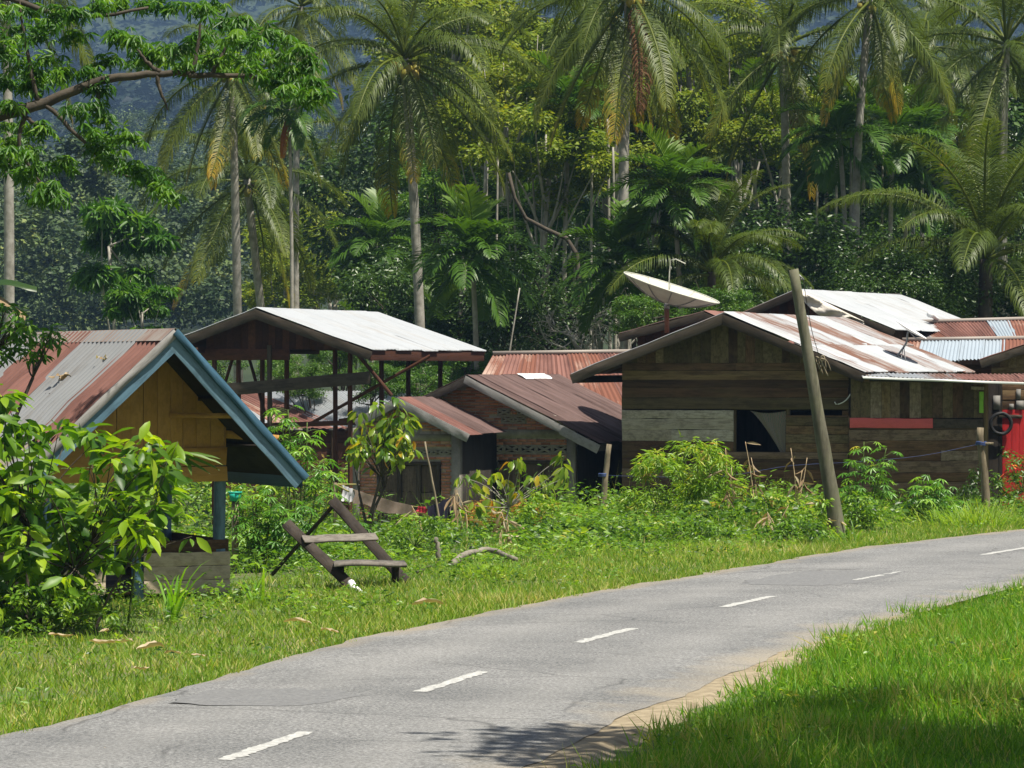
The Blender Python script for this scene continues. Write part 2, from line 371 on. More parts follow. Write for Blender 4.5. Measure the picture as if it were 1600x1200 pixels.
def board(name, mat, parent, a, b_, width, thick, nrm=(0, -1, 0)):
    """a plank from a to b (parent space), width across, thick along nrm"""
    key = mat
    if key not in BOARDS: BOARDS[key] = [board_mesh('board_' + mat, mat, 31 * k + len(BOARDS)) for k in range(4)]
    a = A(a, float); b_ = A(b_, float); x = b_ - a; L = np.linalg.norm(x); x = x / L
    z = A(nrm, float); z = unit(z - x * z.dot(x)); y = np.cross(z, x)
    M = Matrix(((x[0] * L, y[0] * width, z[0] * thick, a[0]), (x[1] * L, y[1] * width, z[1] * thick, a[1]), (x[2] * L, y[2] * width, z[2] * thick, a[2]), (0, 0, 0, 1)))
    o = bpy.data.objects.new(name, random.choice(BOARDS[key])); COL.objects.link(o)
    o.parent = parent; o.matrix_local = M if parent is not None else M
    return o

def tube(g, pts, rad, seg=8, tint=.5, cap=True):
    P = A(pts, float); n = len(P); rad = np.broadcast_to(A(rad, float), (n,))
    T = unit(np.gradient(P, axis=0)); ref = A([0, 0, 1.]) if abs(T[0][2]) < .9 else A([1., 0, 0])
    V = []; UV = []
    acc = 0
    for i in range(n):
        u = unit(np.cross(T[i], ref)); w = np.cross(T[i], u)
        ref = w if False else ref
        ang = np.arange(seg) / seg * 2 * np.pi
        V.append(P[i] + rad[i] * (np.cos(ang)[:, None] * u + np.sin(ang)[:, None] * w))
    V = np.concatenate(V); F = []
    for i in range(n - 1):
        for k in range(seg):
            F.append([i * seg + k, i * seg + (k + 1) % seg, (i + 1) * seg + (k + 1) % seg, (i + 1) * seg + k])
    fs = [A(F)]
    if cap:
        V = np.concatenate([V, P[:1], P[-1:]]); c0 = n * seg
        fs.append(A([[c0, (k + 1) % seg, k] for k in range(seg)] + [[c0 + 1, (n - 1) * seg + k, (n - 1) * seg + (k + 1) % seg] for k in range(seg)]))
    g.add(V, fs, tint); return g
def curve_pts(ctrl, n=20):
    """smooth curve through control points"""
    C = A(ctrl, float); 
    if len(C) < 3: return np.linspace(C[0], C[-1], n)
    t = np.concatenate([[0], np.cumsum(np.linalg.norm(np.diff(C, axis=0), axis=1))]); t /= t[-1]
    P = np.vstack([2 * C[0] - C[1], C, 2 * C[-1] - C[-2]]); out = []
    for s in np.linspace(0, 1, n):
        i = min(max(np.searchsorted(t, s, side='right') - 1, 0), len(C) - 2)
        u = (s - t[i]) / (t[i + 1] - t[i]); p0, p1, p2, p3 = P[i], P[i + 1], P[i + 2], P[i + 3]
        out.append(.5 * (2 * p1 + (p2 - p0) * u + (2 * p0 - 5 * p1 + 4 * p2 - p3) * u * u + (3 * p1 - p0 - 3 * p2 + p3) * u ** 3))
    return A(out)

# leaf templates: x across, y along, z out of the face
T_DIAMOND = (A([[0, 0, 0], [.5, .42, .07], [0, 1, -.08], [-.5, .42, .07]]), A([[0, 1, 2], [0, 2, 3]]))
T_LEAF = (A([[0, 0, 0], [.33, .2, .05], [.5, .48, .05], [.30, .8, -.04], [0, 1.0, -.16], [-.30, .8, -.04], [-.5, .48, .05], [-.33, .2, .05], [0, .2, 0], [0, .48, -.01], [0, .8, -.08]]),
          [A([[1, 2, 9, 8], [2, 3, 10, 9], [8, 9, 6, 7], [9, 10, 5, 6]]), A([[0, 1, 8], [0, 8, 7], [3, 4, 10], [10, 4, 5]])])
T_BLADE = (A([[-.5, 0, 0], [.5, 0, 0], [.4, .5, .06], [-.4, .5, .06], [0, 1, .30]]), [A([[0, 1, 2, 3]]), A([[3, 2, 4]])])
def palmate(k=7, spread=2.3, droop=.35, wid=.22):
    V = []; F = []
    for i in range(k):
        a = (i / (k - 1) - .5) * 2 * spread; L = 1 - .28 * abs(a) / spread
        d = A([math.sin(a), math.cos(a), 0]); s = A([math.cos(a), -math.sin(a), 0]); n = len(V)
        V += [A([0, 0, 0.]), d * L * .5 + s * wid * .5 * L - A([0, 0, droop * .25]), d * L - A([0, 0, droop]), d * L * .5 - s * wid * .5 * L - A([0, 0, droop * .25])]
        F += [[n, n + 1, n + 2], [n, n + 2, n + 3]]
    return (A(V), A(F))
T_PALMATE = palmate(); T_PALM_DROOP = palmate(6, 2.6, .75, .30)

def scatter(g, T, pos, ydir, zdir, length, width, tint, zs=1.0):
    """instances of template T as real faces"""
    tv, tf = T; N = len(pos); pos = A(pos, float)
    Y = unit(ydir); X = unit(np.cross(Y, zdir)); Z = np.cross(X, Y)
    length = np.broadcast_to(A(length, float), (N,)); width = np.broadcast_to(A(width, float), (N,))
    V = (pos[:, None, :] + tv[None, :, 0, None] * (X * width[:, None])[:, None, :] + tv[None, :, 1, None] * (Y * length[:, None])[:, None, :]
         + tv[None, :, 2, None] * (Z * (length * zs)[:, None])[:, None, :])
    k = len(tv); off = (np.arange(N) * k)
    fl = tf if isinstance(tf, list) else [tf]
    fs = [(f[None] + off[:, None, None]).reshape(-1, f.shape[1]) for f in fl]
    uv = np.tile(tv[:, :2], (N, 1))
    g.add(V.reshape(-1, 3), fs, np.repeat(np.broadcast_to(A(tint, float), (N,)), k), uv)
def rdir(n, up=0.0, rg=None):
    r = (rg or rng).normal(size=(n, 3)); r = unit(r); r[:, 2] += up; return unit(r)
def blob_leaves(g, T, centers, radii, n_each, leaf_len, wid_ratio, tint=(.1, .9), flat=.7, droop=.35, rg=None, up=.7, shell=.5, cvar=.15):
    """clumps of leaves round each centre: more towards the skin of the clump, facing out and up"""
    rg = rg or rng
    C = A(centers, float); N = len(C); R = np.broadcast_to(A(radii, float), (N,))
    k = n_each; d = unit(rg.normal(size=(N * k, 3)))
    rad = np.repeat(R, k) * (rg.random(N * k) ** (1 - shell * .67))
    off = d * rad[:, None]; off[:, 2] *= flat
    pos = np.repeat(C, k, 0) + off
    out = d.copy(); zd = unit(out * .6 + rg.normal(size=(N * k, 3)) * .45 + A([0, 0, up]))
    yd = d + rg.normal(size=(N * k, 3)) * .6; yd[:, 2] = yd[:, 2] * .4 - droop
    L = leaf_len * rg.uniform(.6, 1.25, N * k)
    ctint = np.repeat(rg.uniform(-cvar, cvar, N), k)
    t = np.clip(rg.uniform(tint[0], tint[1], N * k) + ctint, 0, 1)
    scatter(g, T, pos, yd, zd, L, L * wid_ratio, t)
# ------------------------------------------------------------------ road line and terrain
RC = A([(-3, -60), (-4.4, -25), (-4.8, -8), (-4.75, 0), (-4.45, 8), (-3.9, 14), (-3.05, 20), (-1.97, 26.0), (-1.448, 28.03), (-.788, 31.52), (-.207, 33.6), (.633, 37.24), (1.2, 38.94),
        (2.289, 42.52), (3.0, 44.5), (4.32, 48.2), (5.14, 50.15), (6.6, 54.36), (7.55, 56.6), (9.2, 60), (11.5, 64), (14.4, 68), (18.2, 72), (24, 77), (32, 82), (45, 88), (66, 94), (110, 100), (200, 104)])
RL = curve_pts(np.c_[RC, np.zeros(len(RC))], 900)[:, :2]
_k = np.ones(15) / 15
RL = np.c_[np.convolve(np.pad(RL[:, 0], 7, 'edge'), _k, 'valid'), np.convolve(np.pad(RL[:, 1], 7, 'edge'), _k, 'valid')]
RT = unit(np.gradient(RL, axis=0)); RN = np.c_[RT[:, 1], -RT[:, 0]]          # RN points to the right of travel (camera side)
RS = np.concatenate([[0], np.cumsum(np.linalg.norm(np.diff(RL, axis=0), axis=1))])
HWL = np.interp(RL[:, 1], [26, 40, 60], [2.08, 2.35, 2.45]); HWR = np.interp(RL[:, 1], [26, 40, 60], [2.0, 2.2, 2.3])
def road_off(x, y):
    """offset right of the centre line (negative on the village side) and index along it"""
    x = np.atleast_1d(x); y = np.atleast_1d(y); o = np.empty(len(x)); ix = np.empty(len(x), int)
    for s in range(0, len(x), 20000):
        q = np.c_[x[s:s + 20000], y[s:s + 20000]]
        d = ((q[:, None, :] - RL[None, ::3]) ** 2).sum(-1); i = d.argmin(1) * 3
        o[s:s + 20000] = ((q - RL[i]) * RN[i]).sum(1); ix[s:s + 20000] = i
    return o, ix
def S01(t): t = np.clip(t, 0, 1); return t * t * (3 - 2 * t)
def terr(x, y):
    x = np.atleast_1d(A(x, float)); y = np.atleast_1d(A(y, float))
    o, ix = road_off(x, y); d = -o - 2.4
    low = S01((d - 4.5) / 17) * (-1.3 + .8 * S01((x - 1.5) / 4.0))
    bank = .10 * S01((o - 2.4) / 1.5)
    return low + bank + .02 * np.sin(x * 1.3 + .7 * y) * S01((np.abs(o) - 3) / 3)
def tz(x, y): return float(terr([x], [y])[0])

gx = np.unique(np.concatenate([np.linspace(-1800, -60, 12), np.linspace(-60, 90, 126), np.linspace(90, 1800, 12)]))
gy = np.unique(np.concatenate([np.linspace(-400, -30, 6), np.linspace(-30, 150, 151), np.linspace(150, 2600, 14)]))
X, Y = np.meshgrid(gx, gy); Zg = terr(X.ravel(), Y.ravel())
nx, ny = len(gx), len(gy); idx = np.arange(nx * ny).reshape(ny, nx)
F = np.stack([idx[:-1, :-1], idx[:-1, 1:], idx[1:, 1:], idx[1:, :-1]], -1).reshape(-1, 4)
g = Geo(); g.add(np.c_[X.ravel(), Y.ravel(), Zg - .03], F)
tag(g.build('ground', 'ground', None, True), 'green and brown village ground sloping away from the road', 'ground', kind='structure')

# road
sel = slice(0, len(RL)); n = len(RL)
cols = np.linspace(-1, 1, 13); V = []; UV = []
for c_ in cols:
    hw = np.where(c_ < 0, HWL, HWR)
    wob = (np.convolve(rng.normal(0, .12, n), np.ones(5) / 5, 'same') if abs(c_) == 1 else 0)
    off = c_ * hw + wob
    V.append(np.c_[RL + RN * off[:, None], np.full(n, .035) - .05 * (abs(c_) ** 4) * .5 + 0.012])
    UV.append(np.c_[off, RS])
V = np.stack(V, 1).reshape(-1, 3); UV = np.stack(UV, 1).reshape(-1, 2)
idx = np.arange(n * 13).reshape(n, 13)
F = np.stack([idx[:-1, :-1], idx[:-1, 1:], idx[1:, 1:], idx[1:, :-1]], -1).reshape(-1, 4)
g = Geo(); g.add(V, F, .5, UV)
road = tag(g.build('road', 'asphalt', None, True), 'grey two lane asphalt road curving past the village', 'road', kind='structure')
ROADZ = .047
def road_at(s, off): 
    p = A([np.interp(s, RS, RL[:, 0]), np.interp(s, RS, RL[:, 1])]); i = int(np.clip(np.searchsorted(RS, s), 0, n - 1))
    return p + RN[i] * off
def s_of(x, y): return RS[((RL - A([x, y])) ** 2).sum(1).argmin()]
def dash(s0, s1, w=.125, gaps=(), name='centre_dash'):
    g = Geo(); m_ = 26; L = []; R = []
    for s in np.linspace(s0, s1, m_):
        for lst, sg in ((L, -1), (R, 1)):
            p = road_at(s + rng.normal(0, .02), sg * w / 2 + rng.normal(0, .012)); lst.append([p[0], p[1], ROADZ + .004])
    F = [[i, m_ + i, m_ + i + 1, i + 1] for i in range(m_ - 1) if not any(a <= i / m_ < b_ for a, b_ in gaps)]
    g.add(L + R, A(F)); return g.build(name, 'road_paint', road)
ds = [((-1.97, 26.0), (-1.448, 28.03)), ((-.788, 31.52), (-.207, 33.6)), ((.633, 37.24), (1.253, 38.94)), ((2.289, 42.52), (3.0, 44.5)), ((4.32, 48.2), (5.14, 50.15)), ((6.6, 54.36), (7.55, 56.6))]
for k, (a, b_) in enumerate(ds):
    dash(s_of(*a), s_of(*b_), .125 if k != 4 else .09, ((.55, .66),) if k == 4 else ())
s6 = s_of(6.6, 54.36); s1 = s_of(-1.97, 26)
for k in range(1, 5): dash(s6 + 5.95 * k, s6 + 5.95 * k + 2.3)
for k in range(1, 5): dash(s1 - 5.7 * k, s1 - 5.7 * k + 2.1)
def patch(cx, cy, L, w, seed):
    r = np.random.default_rng(seed); s = s_of(cx, cy); o0 = road_off([cx], [cy])[0][0]; V = []
    for a in np.linspace(0, 2 * np.pi, 40, endpoint=False):
        k = 1 + r.normal(0, .05); e = lambda q: math.copysign(abs(q) ** .6, q)
        p = road_at(s + e(math.cos(a)) * L / 2 * k, o0 + e(math.sin(a)) * w / 2 * k); V.append([p[0], p[1], ROADZ + .002])
    p = road_at(s, o0); V.append([p[0], p[1], ROADZ + .002])
    g = Geo(); g.add(V, A([[40, i, (i + 1) % 40] for i in range(40)])); return g.build('repair_patch', 'asphalt_patch', road)
P = W(415, 1098, 16200 / (1098 - 575)); patch(P[0], P[1], 1.6, 1.3, 3)
P = W(1290, 908, 16200 / (908 - 575)); patch(P[0], P[1], 3.6, 1.5, 4)

# bare sand beside the road
sA, sB = s_of(-3.0, 20), s_of(2.4, 43); V = []; m_ = 70
for i, s in enumerate(np.linspace(sA, sB, m_)):
    e = math.sin(math.pi * i / (m_ - 1)) ** .5
    a = road_at(s, 1.75); c_ = road_at(s, 2.2 + (.36 + rng.normal(0, .05)) * e)
    V += [[*a, .005], [*(a * .35 + c_ * .65), .024 + abs(rng.normal(0, .004))], [*c_, -.06]]
F = [[i * 3 + k, i * 3 + k + 1, i * 3 + k + 4, i * 3 + k + 3] for i in range(m_ - 1) for k in range(2)]
g = Geo(); g.add(V, A(F))
tag(g.build('sand_shoulder', 'sand', None, True), 'strip of washed sand along the edge of the road', 'sand', kind='structure')

# ------------------------------------------------------------------ hills
def hill_z_near(x, y):
    base = np.interp(y, [200, 300, 480, 760, 980], [-1, 1, 15, 42, 48])
    return base + 4 * np.sin(x * .021 + 1) + 3 * np.sin(y * .03 + x * .012)
def hill_z_far(x, y):
    t = np.interp(y, [900, 1300, 1900, 2700, 3300], [30, 90, 230, 470, 560])
    return t + 14 * np.sin(x * .011 + y * .004) + 10 * np.sin(x * .023 - y * .009 + 2) + 6 * np.sin(x * .06 + y * .03)
def hill(name, fn, xs, ys, label):
    X, Y = np.meshgrid(xs, ys); nx, ny = len(xs), len(ys); idx = np.arange(nx * ny).reshape(ny, nx)
    F = np.stack([idx[:-1, :-1], idx[:-1, 1:], idx[1:, 1:], idx[1:, :-1]], -1).reshape(-1, 4)
    g = Geo(); g.add(np.c_[X.ravel(), Y.ravel(), fn(X.ravel(), Y.ravel())], F)
    return tag(g.build(name, 'terrain', None, True), label, 'hill', kind='structure')
hill('hillside', hill_z_near, np.linspace(-260, 260, 60), np.linspace(200, 980, 70), 'low wooded hillside rising behind the palms')
hill('mountain', hill_z_far, np.linspace(-900, 900, 110), np.linspace(900, 3300, 90), 'steep dark blue mountain closing the background')
def crown_mass(name, mat, pts, rad, n_each, leaf, label, seed, trunks=False):
    r = np.random.default_rng(seed); g = Geo(); C = []; R = []; 
    for (p, q) in zip(pts, rad):
        k = r.integers(6, 10)
        for j in range(k):
            d = unit(r.normal(size=3)); d[2] = abs(d[2]) * .8
            C.append(p + d * q * .75); R.append(q * r.uniform(.24, .42))
    blob_leaves(g, T_DIAMOND, C, R, n_each, leaf, .8, (.15, .75), .75, .2, r, .9, .8, .38)
    return tag(g.build(name, mat), label, 'forest', kind='stuff')
r = np.random.default_rng(3)
N = 900; y = 240 + 600 * r.random(N) ** 1.15; x = r.uniform(-.155, .155, N) * y; k_ = (x < .0 * y) | (r.random(N) < .12); x, y = x[k_], y[k_]; N = len(x)
hgt = np.where(r.random(N) < .4, r.uniform(1.5, 4, N), r.uniform(5, 12, N)); z = hill_z_near(x, y) + hgt
crown_mass('hillside_forest', 'forest', np.c_[x, y, z], r.uniform(2.6, 5.6, N), 105, .40, 'grey green forest canopy covering the near hillside', 8)
N = 2900; y = 920 + 2100 * r.random(N) ** 1.1; x = r.uniform(-.16, .16, N) * y; z = hill_z_far(x, y) + 5
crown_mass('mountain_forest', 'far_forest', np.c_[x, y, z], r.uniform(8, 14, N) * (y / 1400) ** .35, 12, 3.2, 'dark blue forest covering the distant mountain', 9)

# ------------------------------------------------------------------ grass
def grass(name, mat, n, sampler, h, w, label, seed, tint=(.0, .9), lean=.5):
    r = np.random.default_rng(seed); P = sampler(r, n); N = len(P); g = Geo()
    yd = np.c_[r.normal(0, lean, (N, 2)), np.ones(N)]; zd = np.c_[r.normal(0, 1, (N, 2)), np.zeros(N)]
    pt = .5 + .2 * np.sin(P[:, 0] * .55 + 1.5 * np.sin(P[:, 1] * .33)) + .22 * np.sin(P[:, 0] * 1.7 + 2 * np.sin(P[:, 1] * .9)) + .15 * np.sin(P[:, 1] * 2.3 + P[:, 0])
    hh = np.clip(r.normal(1, .3, N), .3, 2) * h * np.clip(.4 + 1.05 * pt, .6, 1.9)
    t = np.clip(r.uniform(*tint, N) + (pt - .5) * .35, 0, .9); dry = r.random(N) < .06 + .16 * (pt > .85) + .10 * (pt < .25); t[dry] = r.uniform(.9, 1, dry.sum())
    scatter(g, T_BLADE, P, yd, zd, hh, w * r.uniform(.6, 1.4, N), t)
    return tag(g.build(name, mat), label, 'grass', kind='stuff')
def near_s(r, n):
    y = 20 + 32 * r.random(n * 2) ** 1.0; x = r.uniform(-3, 8.5, n * 2)
    o, ix = road_off(x, y)
    edge = np.interp(y, [20, 28, 33, 37, 42, 46], [2.55, 2.5, 2.45, 2.18, 2.0, 1.98]) + .13 * np.sin(y * 3.1) + .09 * np.sin(y * 7.7 + 1) + np.abs(r.normal(0, .12, n * 2))
    vis = np.abs(x) < .155 * y + .6
    k = (o > edge) & vis; x, y = x[k][:n], y[k][:n]
    return np.c_[x, y, terr(x, y) - .035]
grass('near_verge_grass', 'grass', 150000, near_s, .145, .0105, 'lush green grass on the verge nearest the viewer', 21)
def far_s(r, n):
    s = r.uniform(s_of(-4, 12), s_of(18, 72), n); o = 2.22 + 5.2 * r.random(n) ** 1.35
    px_ = np.interp(s, RS, RL[:, 0]); py_ = np.interp(s, RS, RL[:, 1]); i = np.clip(np.searchsorted(RS, s), 0, len(RS) - 1)
    hw = HWL[i] - 2.22 + .06 * np.sin(s * 3.3) + .05 * np.sin(s * 8.1)
    x = px_ - RN[i, 0] * (o + hw); y = py_ - RN[i, 1] * (o + hw); k = np.abs(x) < .155 * y + 1
    bare = (np.sin(x * 1.1 + 1.3 * np.sin(y * .7)) + np.sin(y * 1.7 + x * .6)) * .5
    k &= ~((bare > .75) & (r.random(n) < .55))
    x, y = x[k], y[k]; return np.c_[x, y, terr(x, y) - .035]
grass('far_verge_grass', 'verge_grass', 150000, far_s, .105, .012, 'short sunlit grass between the road and the village', 22)

# small broad-leaved weeds and dry bits in the sunlit verge
r = np.random.default_rng(44); n = 2600; s = r.uniform(s_of(-4, 12), s_of(18, 72), n); i = np.clip(np.searchsorted(RS, s), 0, len(RS) - 1); o = HWL[i] + .25 + 4.8 * r.random(n) ** .8
x = RL[i, 0] - RN[i, 0] * o; y = RL[i, 1] - RN[i, 1] * o; clump = np.sin(x * .9 + 2 * np.sin(y * .4)) + np.sin(y * .8 + x * .5); k_ = (clump + r.normal(0, .5, n) > .3); x, y, o = x[k_], y[k_], o[k_]; n = len(x); k = 12
hh = r.uniform(.05, .16, n) * (1 + .18 * o); u = r.random((n, k)); pos = np.stack([x[:, None] + r.normal(0, .06, u.shape), y[:, None] + r.normal(0, .06, u.shape), terr(x, y)[:, None] + u * hh[:, None]], -1).reshape(-1, 3); N = len(pos); a = r.uniform(0, 6.28, N); L = r.uniform(.04, .09, N)
g = Geo(); scatter(g, T_DIAMOND, pos, np.c_[np.cos(a), np.sin(a), r.uniform(-.3, .8, N)], unit(np.c_[r.normal(0, .6, (N, 2)), np.ones(N)]), L, L * .45, np.clip(np.repeat(r.uniform(.1, .8, n), k) + r.normal(0, .1, N), 0, 1))
tag(g.build('verge_weeds', 'weed'), 'small broad leaved weeds mixed into the sunlit verge', 'weeds', kind='stuff')

# broad-leaved weeds and seed stalks in the near verge
r = np.random.default_rng(45); n = 1500; y = r.uniform(24, 50, n); x = r.uniform(-1, 8, n); o, ix = road_off(x, y); cl = np.sin(x * 2.1 + 2 * np.sin(y * .9)) + np.sin(y * 1.9 + x); k_ = (o > 2.5) & (np.abs(x) < .155 * y + .5) & (cl + r.normal(0, .4, n) > .6); x, y = x[k_], y[k_]; n = len(x); k = 9
pos = np.stack([x[:, None] + r.normal(0, .05, (n, k)), y[:, None] + r.normal(0, .05, (n, k)), terr(x, y)[:, None] + r.uniform(.02, .17, (n, k))], -1).reshape(-1, 3); N = len(pos); a = r.uniform(0, 6.28, N); L = r.uniform(.03, .075, N)
g = Geo(); scatter(g, T_DIAMOND, pos, np.c_[np.cos(a), np.sin(a), r.uniform(-.2, .8, N)], unit(np.c_[r.normal(0, .6, (N, 2)), np.ones(N)]), L, L * .5, np.clip(np.repeat(r.uniform(.2, .9, n), k) + r.normal(0, .1, N), 0, 1))
n = 260; y = r.uniform(24, 50, n); x = r.uniform(-1, 8, n); o, ix = road_off(x, y); k_ = (o > 2.35) & (np.abs(x) < .155 * y + .5); x, y = x[k_], y[k_]; n = len(x)
scatter(g, T_BLADE, np.c_[x, y, terr(x, y)], np.c_[r.normal(0, .2, (n, 2)), np.ones(n)], np.c_[r.normal(0, 1, (n, 2)), np.zeros(n)], r.uniform(.2, .38, n), .006, r.uniform(.85, 1, n))
tag(g.build('near_verge_weeds', 'weed'), 'small weeds and seed stalks in the nearest grass', 'weeds', kind='stuff')
# ------------------------------------------------------------------ building frames
class Frame:
    """local x across the front, y back along the ridge, z up; origin under the front apex"""
    def __init__(s, name, label, cat, px, py, Z, beta, zbase, group=None):
        p = W(px, py, Z); s.O = A([p[0], p[1], zbase]); s.b = math.radians(beta)
        s.g = A([math.cos(s.b), -math.sin(s.b)]); s.r = A([math.sin(s.b), math.cos(s.b)])
        s.root = thing(name, label, cat, s.O, -s.b, group); s.apex = p[2] - zbase
    def uv(s, px, py, v=0.0):
        """where the photo's direction meets the plane y = v of this frame: (x, z)"""
        d = A([(px - CX) / FPX, 1.0]); den = d.dot(s.r); t = (s.O[:2].dot(s.r) + v) / den
        q = d * t - s.O[:2]; return q.dot(s.g), CAMH - (py - HY) / FPX * t - s.O[2]
    def pt(s, px, py, v=0.0):
        u, w = s.uv(px, py, v); return A([u, v, w])

def sheet(parent, a0, a1, b0, b1, mat, pitch=.085, amp=.016, name='roof_sheet', seed=0, ragged=0.0):
    """one corrugated sheet; a0,a1 top corners, b0,b1 bottom corners; ribs run top to bottom"""
    r = np.random.default_rng(seed + 5); a0, a1, b0, b1 = map(lambda q: A(q, float), (a0, a1, b0, b1))
    wd = np.linalg.norm(a1 - a0); n = max(8, int(wd / pitch * 7)); m_ = 7
    nrm = unit(np.cross(a1 - a0, b0 - a0)); nrm = nrm if nrm[2] > 0 else -nrm
    V = []; UV = []
    sag = r.normal(0, .006, (m_, 1)); tilt = r.normal(0, .006)
    drop = r.normal(0, ragged, n + 1) if ragged else np.zeros(n + 1)
    off = r.uniform(-.03, .03); L = np.linalg.norm(b0 - a0)
    for j in range(m_):
        t = j / (m_ - 1)
        for i in range(n + 1):
            u = i / n; tt = t * (1 + off / L + (drop[i] / L if j == m_ - 1 else 0))
            p = (a0 * (1 - u) + a1 * u) * (1 - tt) + (b0 * (1 - u) + b1 * u) * tt
            p = p + nrm * (amp * math.sin(u * wd / pitch * 2 * math.pi) + sag[j, 0] + tilt * (u - .5))
            V.append(p); UV.append([u * wd, tt * L])
    F = [[j * (n + 1) + i, j * (n + 1) + i + 1, (j + 1) * (n + 1) + i + 1, (j + 1) * (n + 1) + i] for j in range(m_ - 1) for i in range(n)]
    g = Geo(); g.add(V, A(F), .5, UV); return g.build(name, mat, parent, True)
def slope(parent, r0, r1, e0, e1, n, mats, seed=0, rows=1, **kw):
    """a roof slope of n sheets between ridge r0-r1 and eave e0-e1"""
    r0, r1, e0, e1 = map(lambda q: A(q, float), (r0, r1, e0, e1)); rr = random.Random(seed)
    nrm = unit(np.cross(r1 - r0, e0 - r0)); nrm = nrm if nrm[2] > 0 else -nrm
    for k in range(n):
        u0 = k / n - (.012 if k else 0); u1 = (k + 1) / n + .012
        for q in range(rows):
            t0 = q / rows; t1 = min(1, (q + 1) / rows + (.04 if q < rows - 1 else 0)); L = lambda u, t: (r0 * (1 - u) + r1 * u) * (1 - t) + (e0 * (1 - u) + e1 * u) * t
            lift = nrm * (.006 * (k % 2) + .012 * (rows - 1 - q))
            mt = mats[k % len(mats)] if isinstance(mats, (list, tuple)) else mats
            if isinstance(mt, (list, tuple)): mt = mt[q % len(mt)]
            sheet(parent, L(u0, t0) + lift, L(u1, t0) + lift, L(u0, t1) + lift, L(u1, t1) + lift, mt, seed=seed * 50 + k * 3 + q, **kw)
def hboards(fr, v, x0f, x1f, z0, z1, h, mats, name='wall_board', thick=.022, skip=None, rnd=None, gap=.006, split=None):
    """weather boards stacked up a wall in the plane y = v; x0f, x1f give the ends at a height"""
    rr = rnd or random.Random(1); z = z0; k = 0
    while z < z1 - .02:
        hh = min(h * rr.uniform(.85, 1.15), z1 - z); zc = z + hh / 2
        ends = [(x0f(zc), x1f(zc))]
        if skip: 
            for (a, b_, zz0, zz1) in skip:
                new = []
                for (p, q) in ends:
                    if zz0 < zc < zz1 and b_ > p and a < q:
                        if a - p > .05: new.append((p, a))
                        if q - b_ > .05: new.append((b_, q))
                    else: new.append((p, q))
                ends = new
        for (p, q) in ends:
            if q - p < .06: continue
            segs = [(p, q)]
            if q - p > 2.2 and rr.random() < .6:
                c_ = p + (q - p) * rr.uniform(.3, .7); segs = [(p, c_ - .003), (c_ + .003, q)]
            for (a, b_) in segs:
                mt = mats(zc, k, rr) if callable(mats) else mats
                dv = rr.uniform(-.006, .006)
                board(name, mt, fr.root, (a, v + dv, zc), (b_, v + dv + rr.uniform(-.004, .004), zc + rr.uniform(-.006, .006)), hh - gap, thick)
        z += hh; k += 1
def vboards(fr, v, x0, x1, zlo, zhi, w, mats, name='gable_board', thick=.02, rnd=None, gap=.006):
    """upright boards, each cut to the slope of the roof above it"""
    rr = rnd or random.Random(2); x = x0; k = 0
    while x < x1 - .02:
        ww = min(w * rr.uniform(.85, 1.15), x1 - x); xa, xb = x + gap / 2, x + ww - gap / 2; a = zlo(x + ww / 2); ta, tb = zhi(xa) - a, zhi(xb) - a
        if max(ta, tb) > .05:
            L = max(ta, tb); mt = mats(x, k, rr) if callable(mats) else mats; ta, tb = max(ta, .01) / L, max(tb, .01) / L; bw = rr.uniform(-.01, .01)
            V = [[0, -.5, -.5], [0, .5, -.5], [0, .5, .5], [0, -.5, .5], [.5 * tb, -.5 + bw, -.5], [.5 * ta, .5 + bw, -.5], [.5 * ta, .5 + bw, .5], [.5 * tb, -.5 + bw, .5], [tb, -.5, -.5], [ta, .5, -.5], [ta, .5, .5], [tb, -.5, .5]]
            F = [[0, 3, 2, 1]] + [[q + e, q + (e + 1) % 4, q + 4 + (e + 1) % 4, q + 4 + e] for q in (0, 4) for e in range(4)] + [[8, 9, 10, 11]]
            g = Geo(); g.add(V, A(F)); o = g.build(name, mt, fr.root); d = rr.uniform(-.004, .004)
            o.matrix_local = Matrix(((0, -(xb - xa), 0, (xa + xb) / 2), (0, 0, -thick, v + d), (L, 0, 0, a), (0, 0, 0, 1)))
        x += ww; k += 1
def roof_part(fr, az, LEN, mat='under_roof'):
    g = Geo(); g.add(box_v(-.04, .04, .05, LEN - .05, az - .16, az - .03), BOXF); return g.build('roof', mat, fr.root)
def wallbox(fr, name, mat, x0, x1, y0, y1, z0, z1):
    g = Geo(); g.add(box_v(x0, x1, y0, y1, z0, z1), BOXF); return g.build(name, mat, fr.root)

# ================================================================== roadside stall with the blue trim
H = Frame('roadside_stall', 'steep roofed roadside stall with blue trim and yellow gable', 'stall', 272, 517, 44.0, -25, 0.0)
ru, rz = H.uv(473, 742); lu, lz = H.uv(42, 735); az = H.apex; LEN = 5.6
rt = H.root; rd = random.Random(4)
rf = roof_part(H, az, LEN)
slope(rf, (0, 0, az), (0, LEN, az), (lu * .80, 0, az + (lz - az) * .80), (lu * .80, LEN, az + (lz - az) * .80), 6, ['rust_red', 'zinc_old', 'zinc_old', 'rust_red', 'rust_red', 'zinc_old'], 3, ragged=.05, pitch=.155, amp=.024)
slope(rf, (lu * .74, .1, az + (lz - az) * .74 - .05), (lu * .74, LEN, az + (lz - az) * .74 - .05), (lu, .1, lz - .05), (lu, LEN, lz - .05), 6, ['zinc_old', 'wood_grey', 'zinc_old', 'rust_brown', 'zinc_old', 'zinc_old'], 9, ragged=.03, pitch=.155, amp=.024)
slope(rf, (0, 0, az), (0, LEN, az), (ru, 0, rz), (ru, LEN, rz), 6, ['rust_red', 'zinc_old', 'rust_brown'], 4)
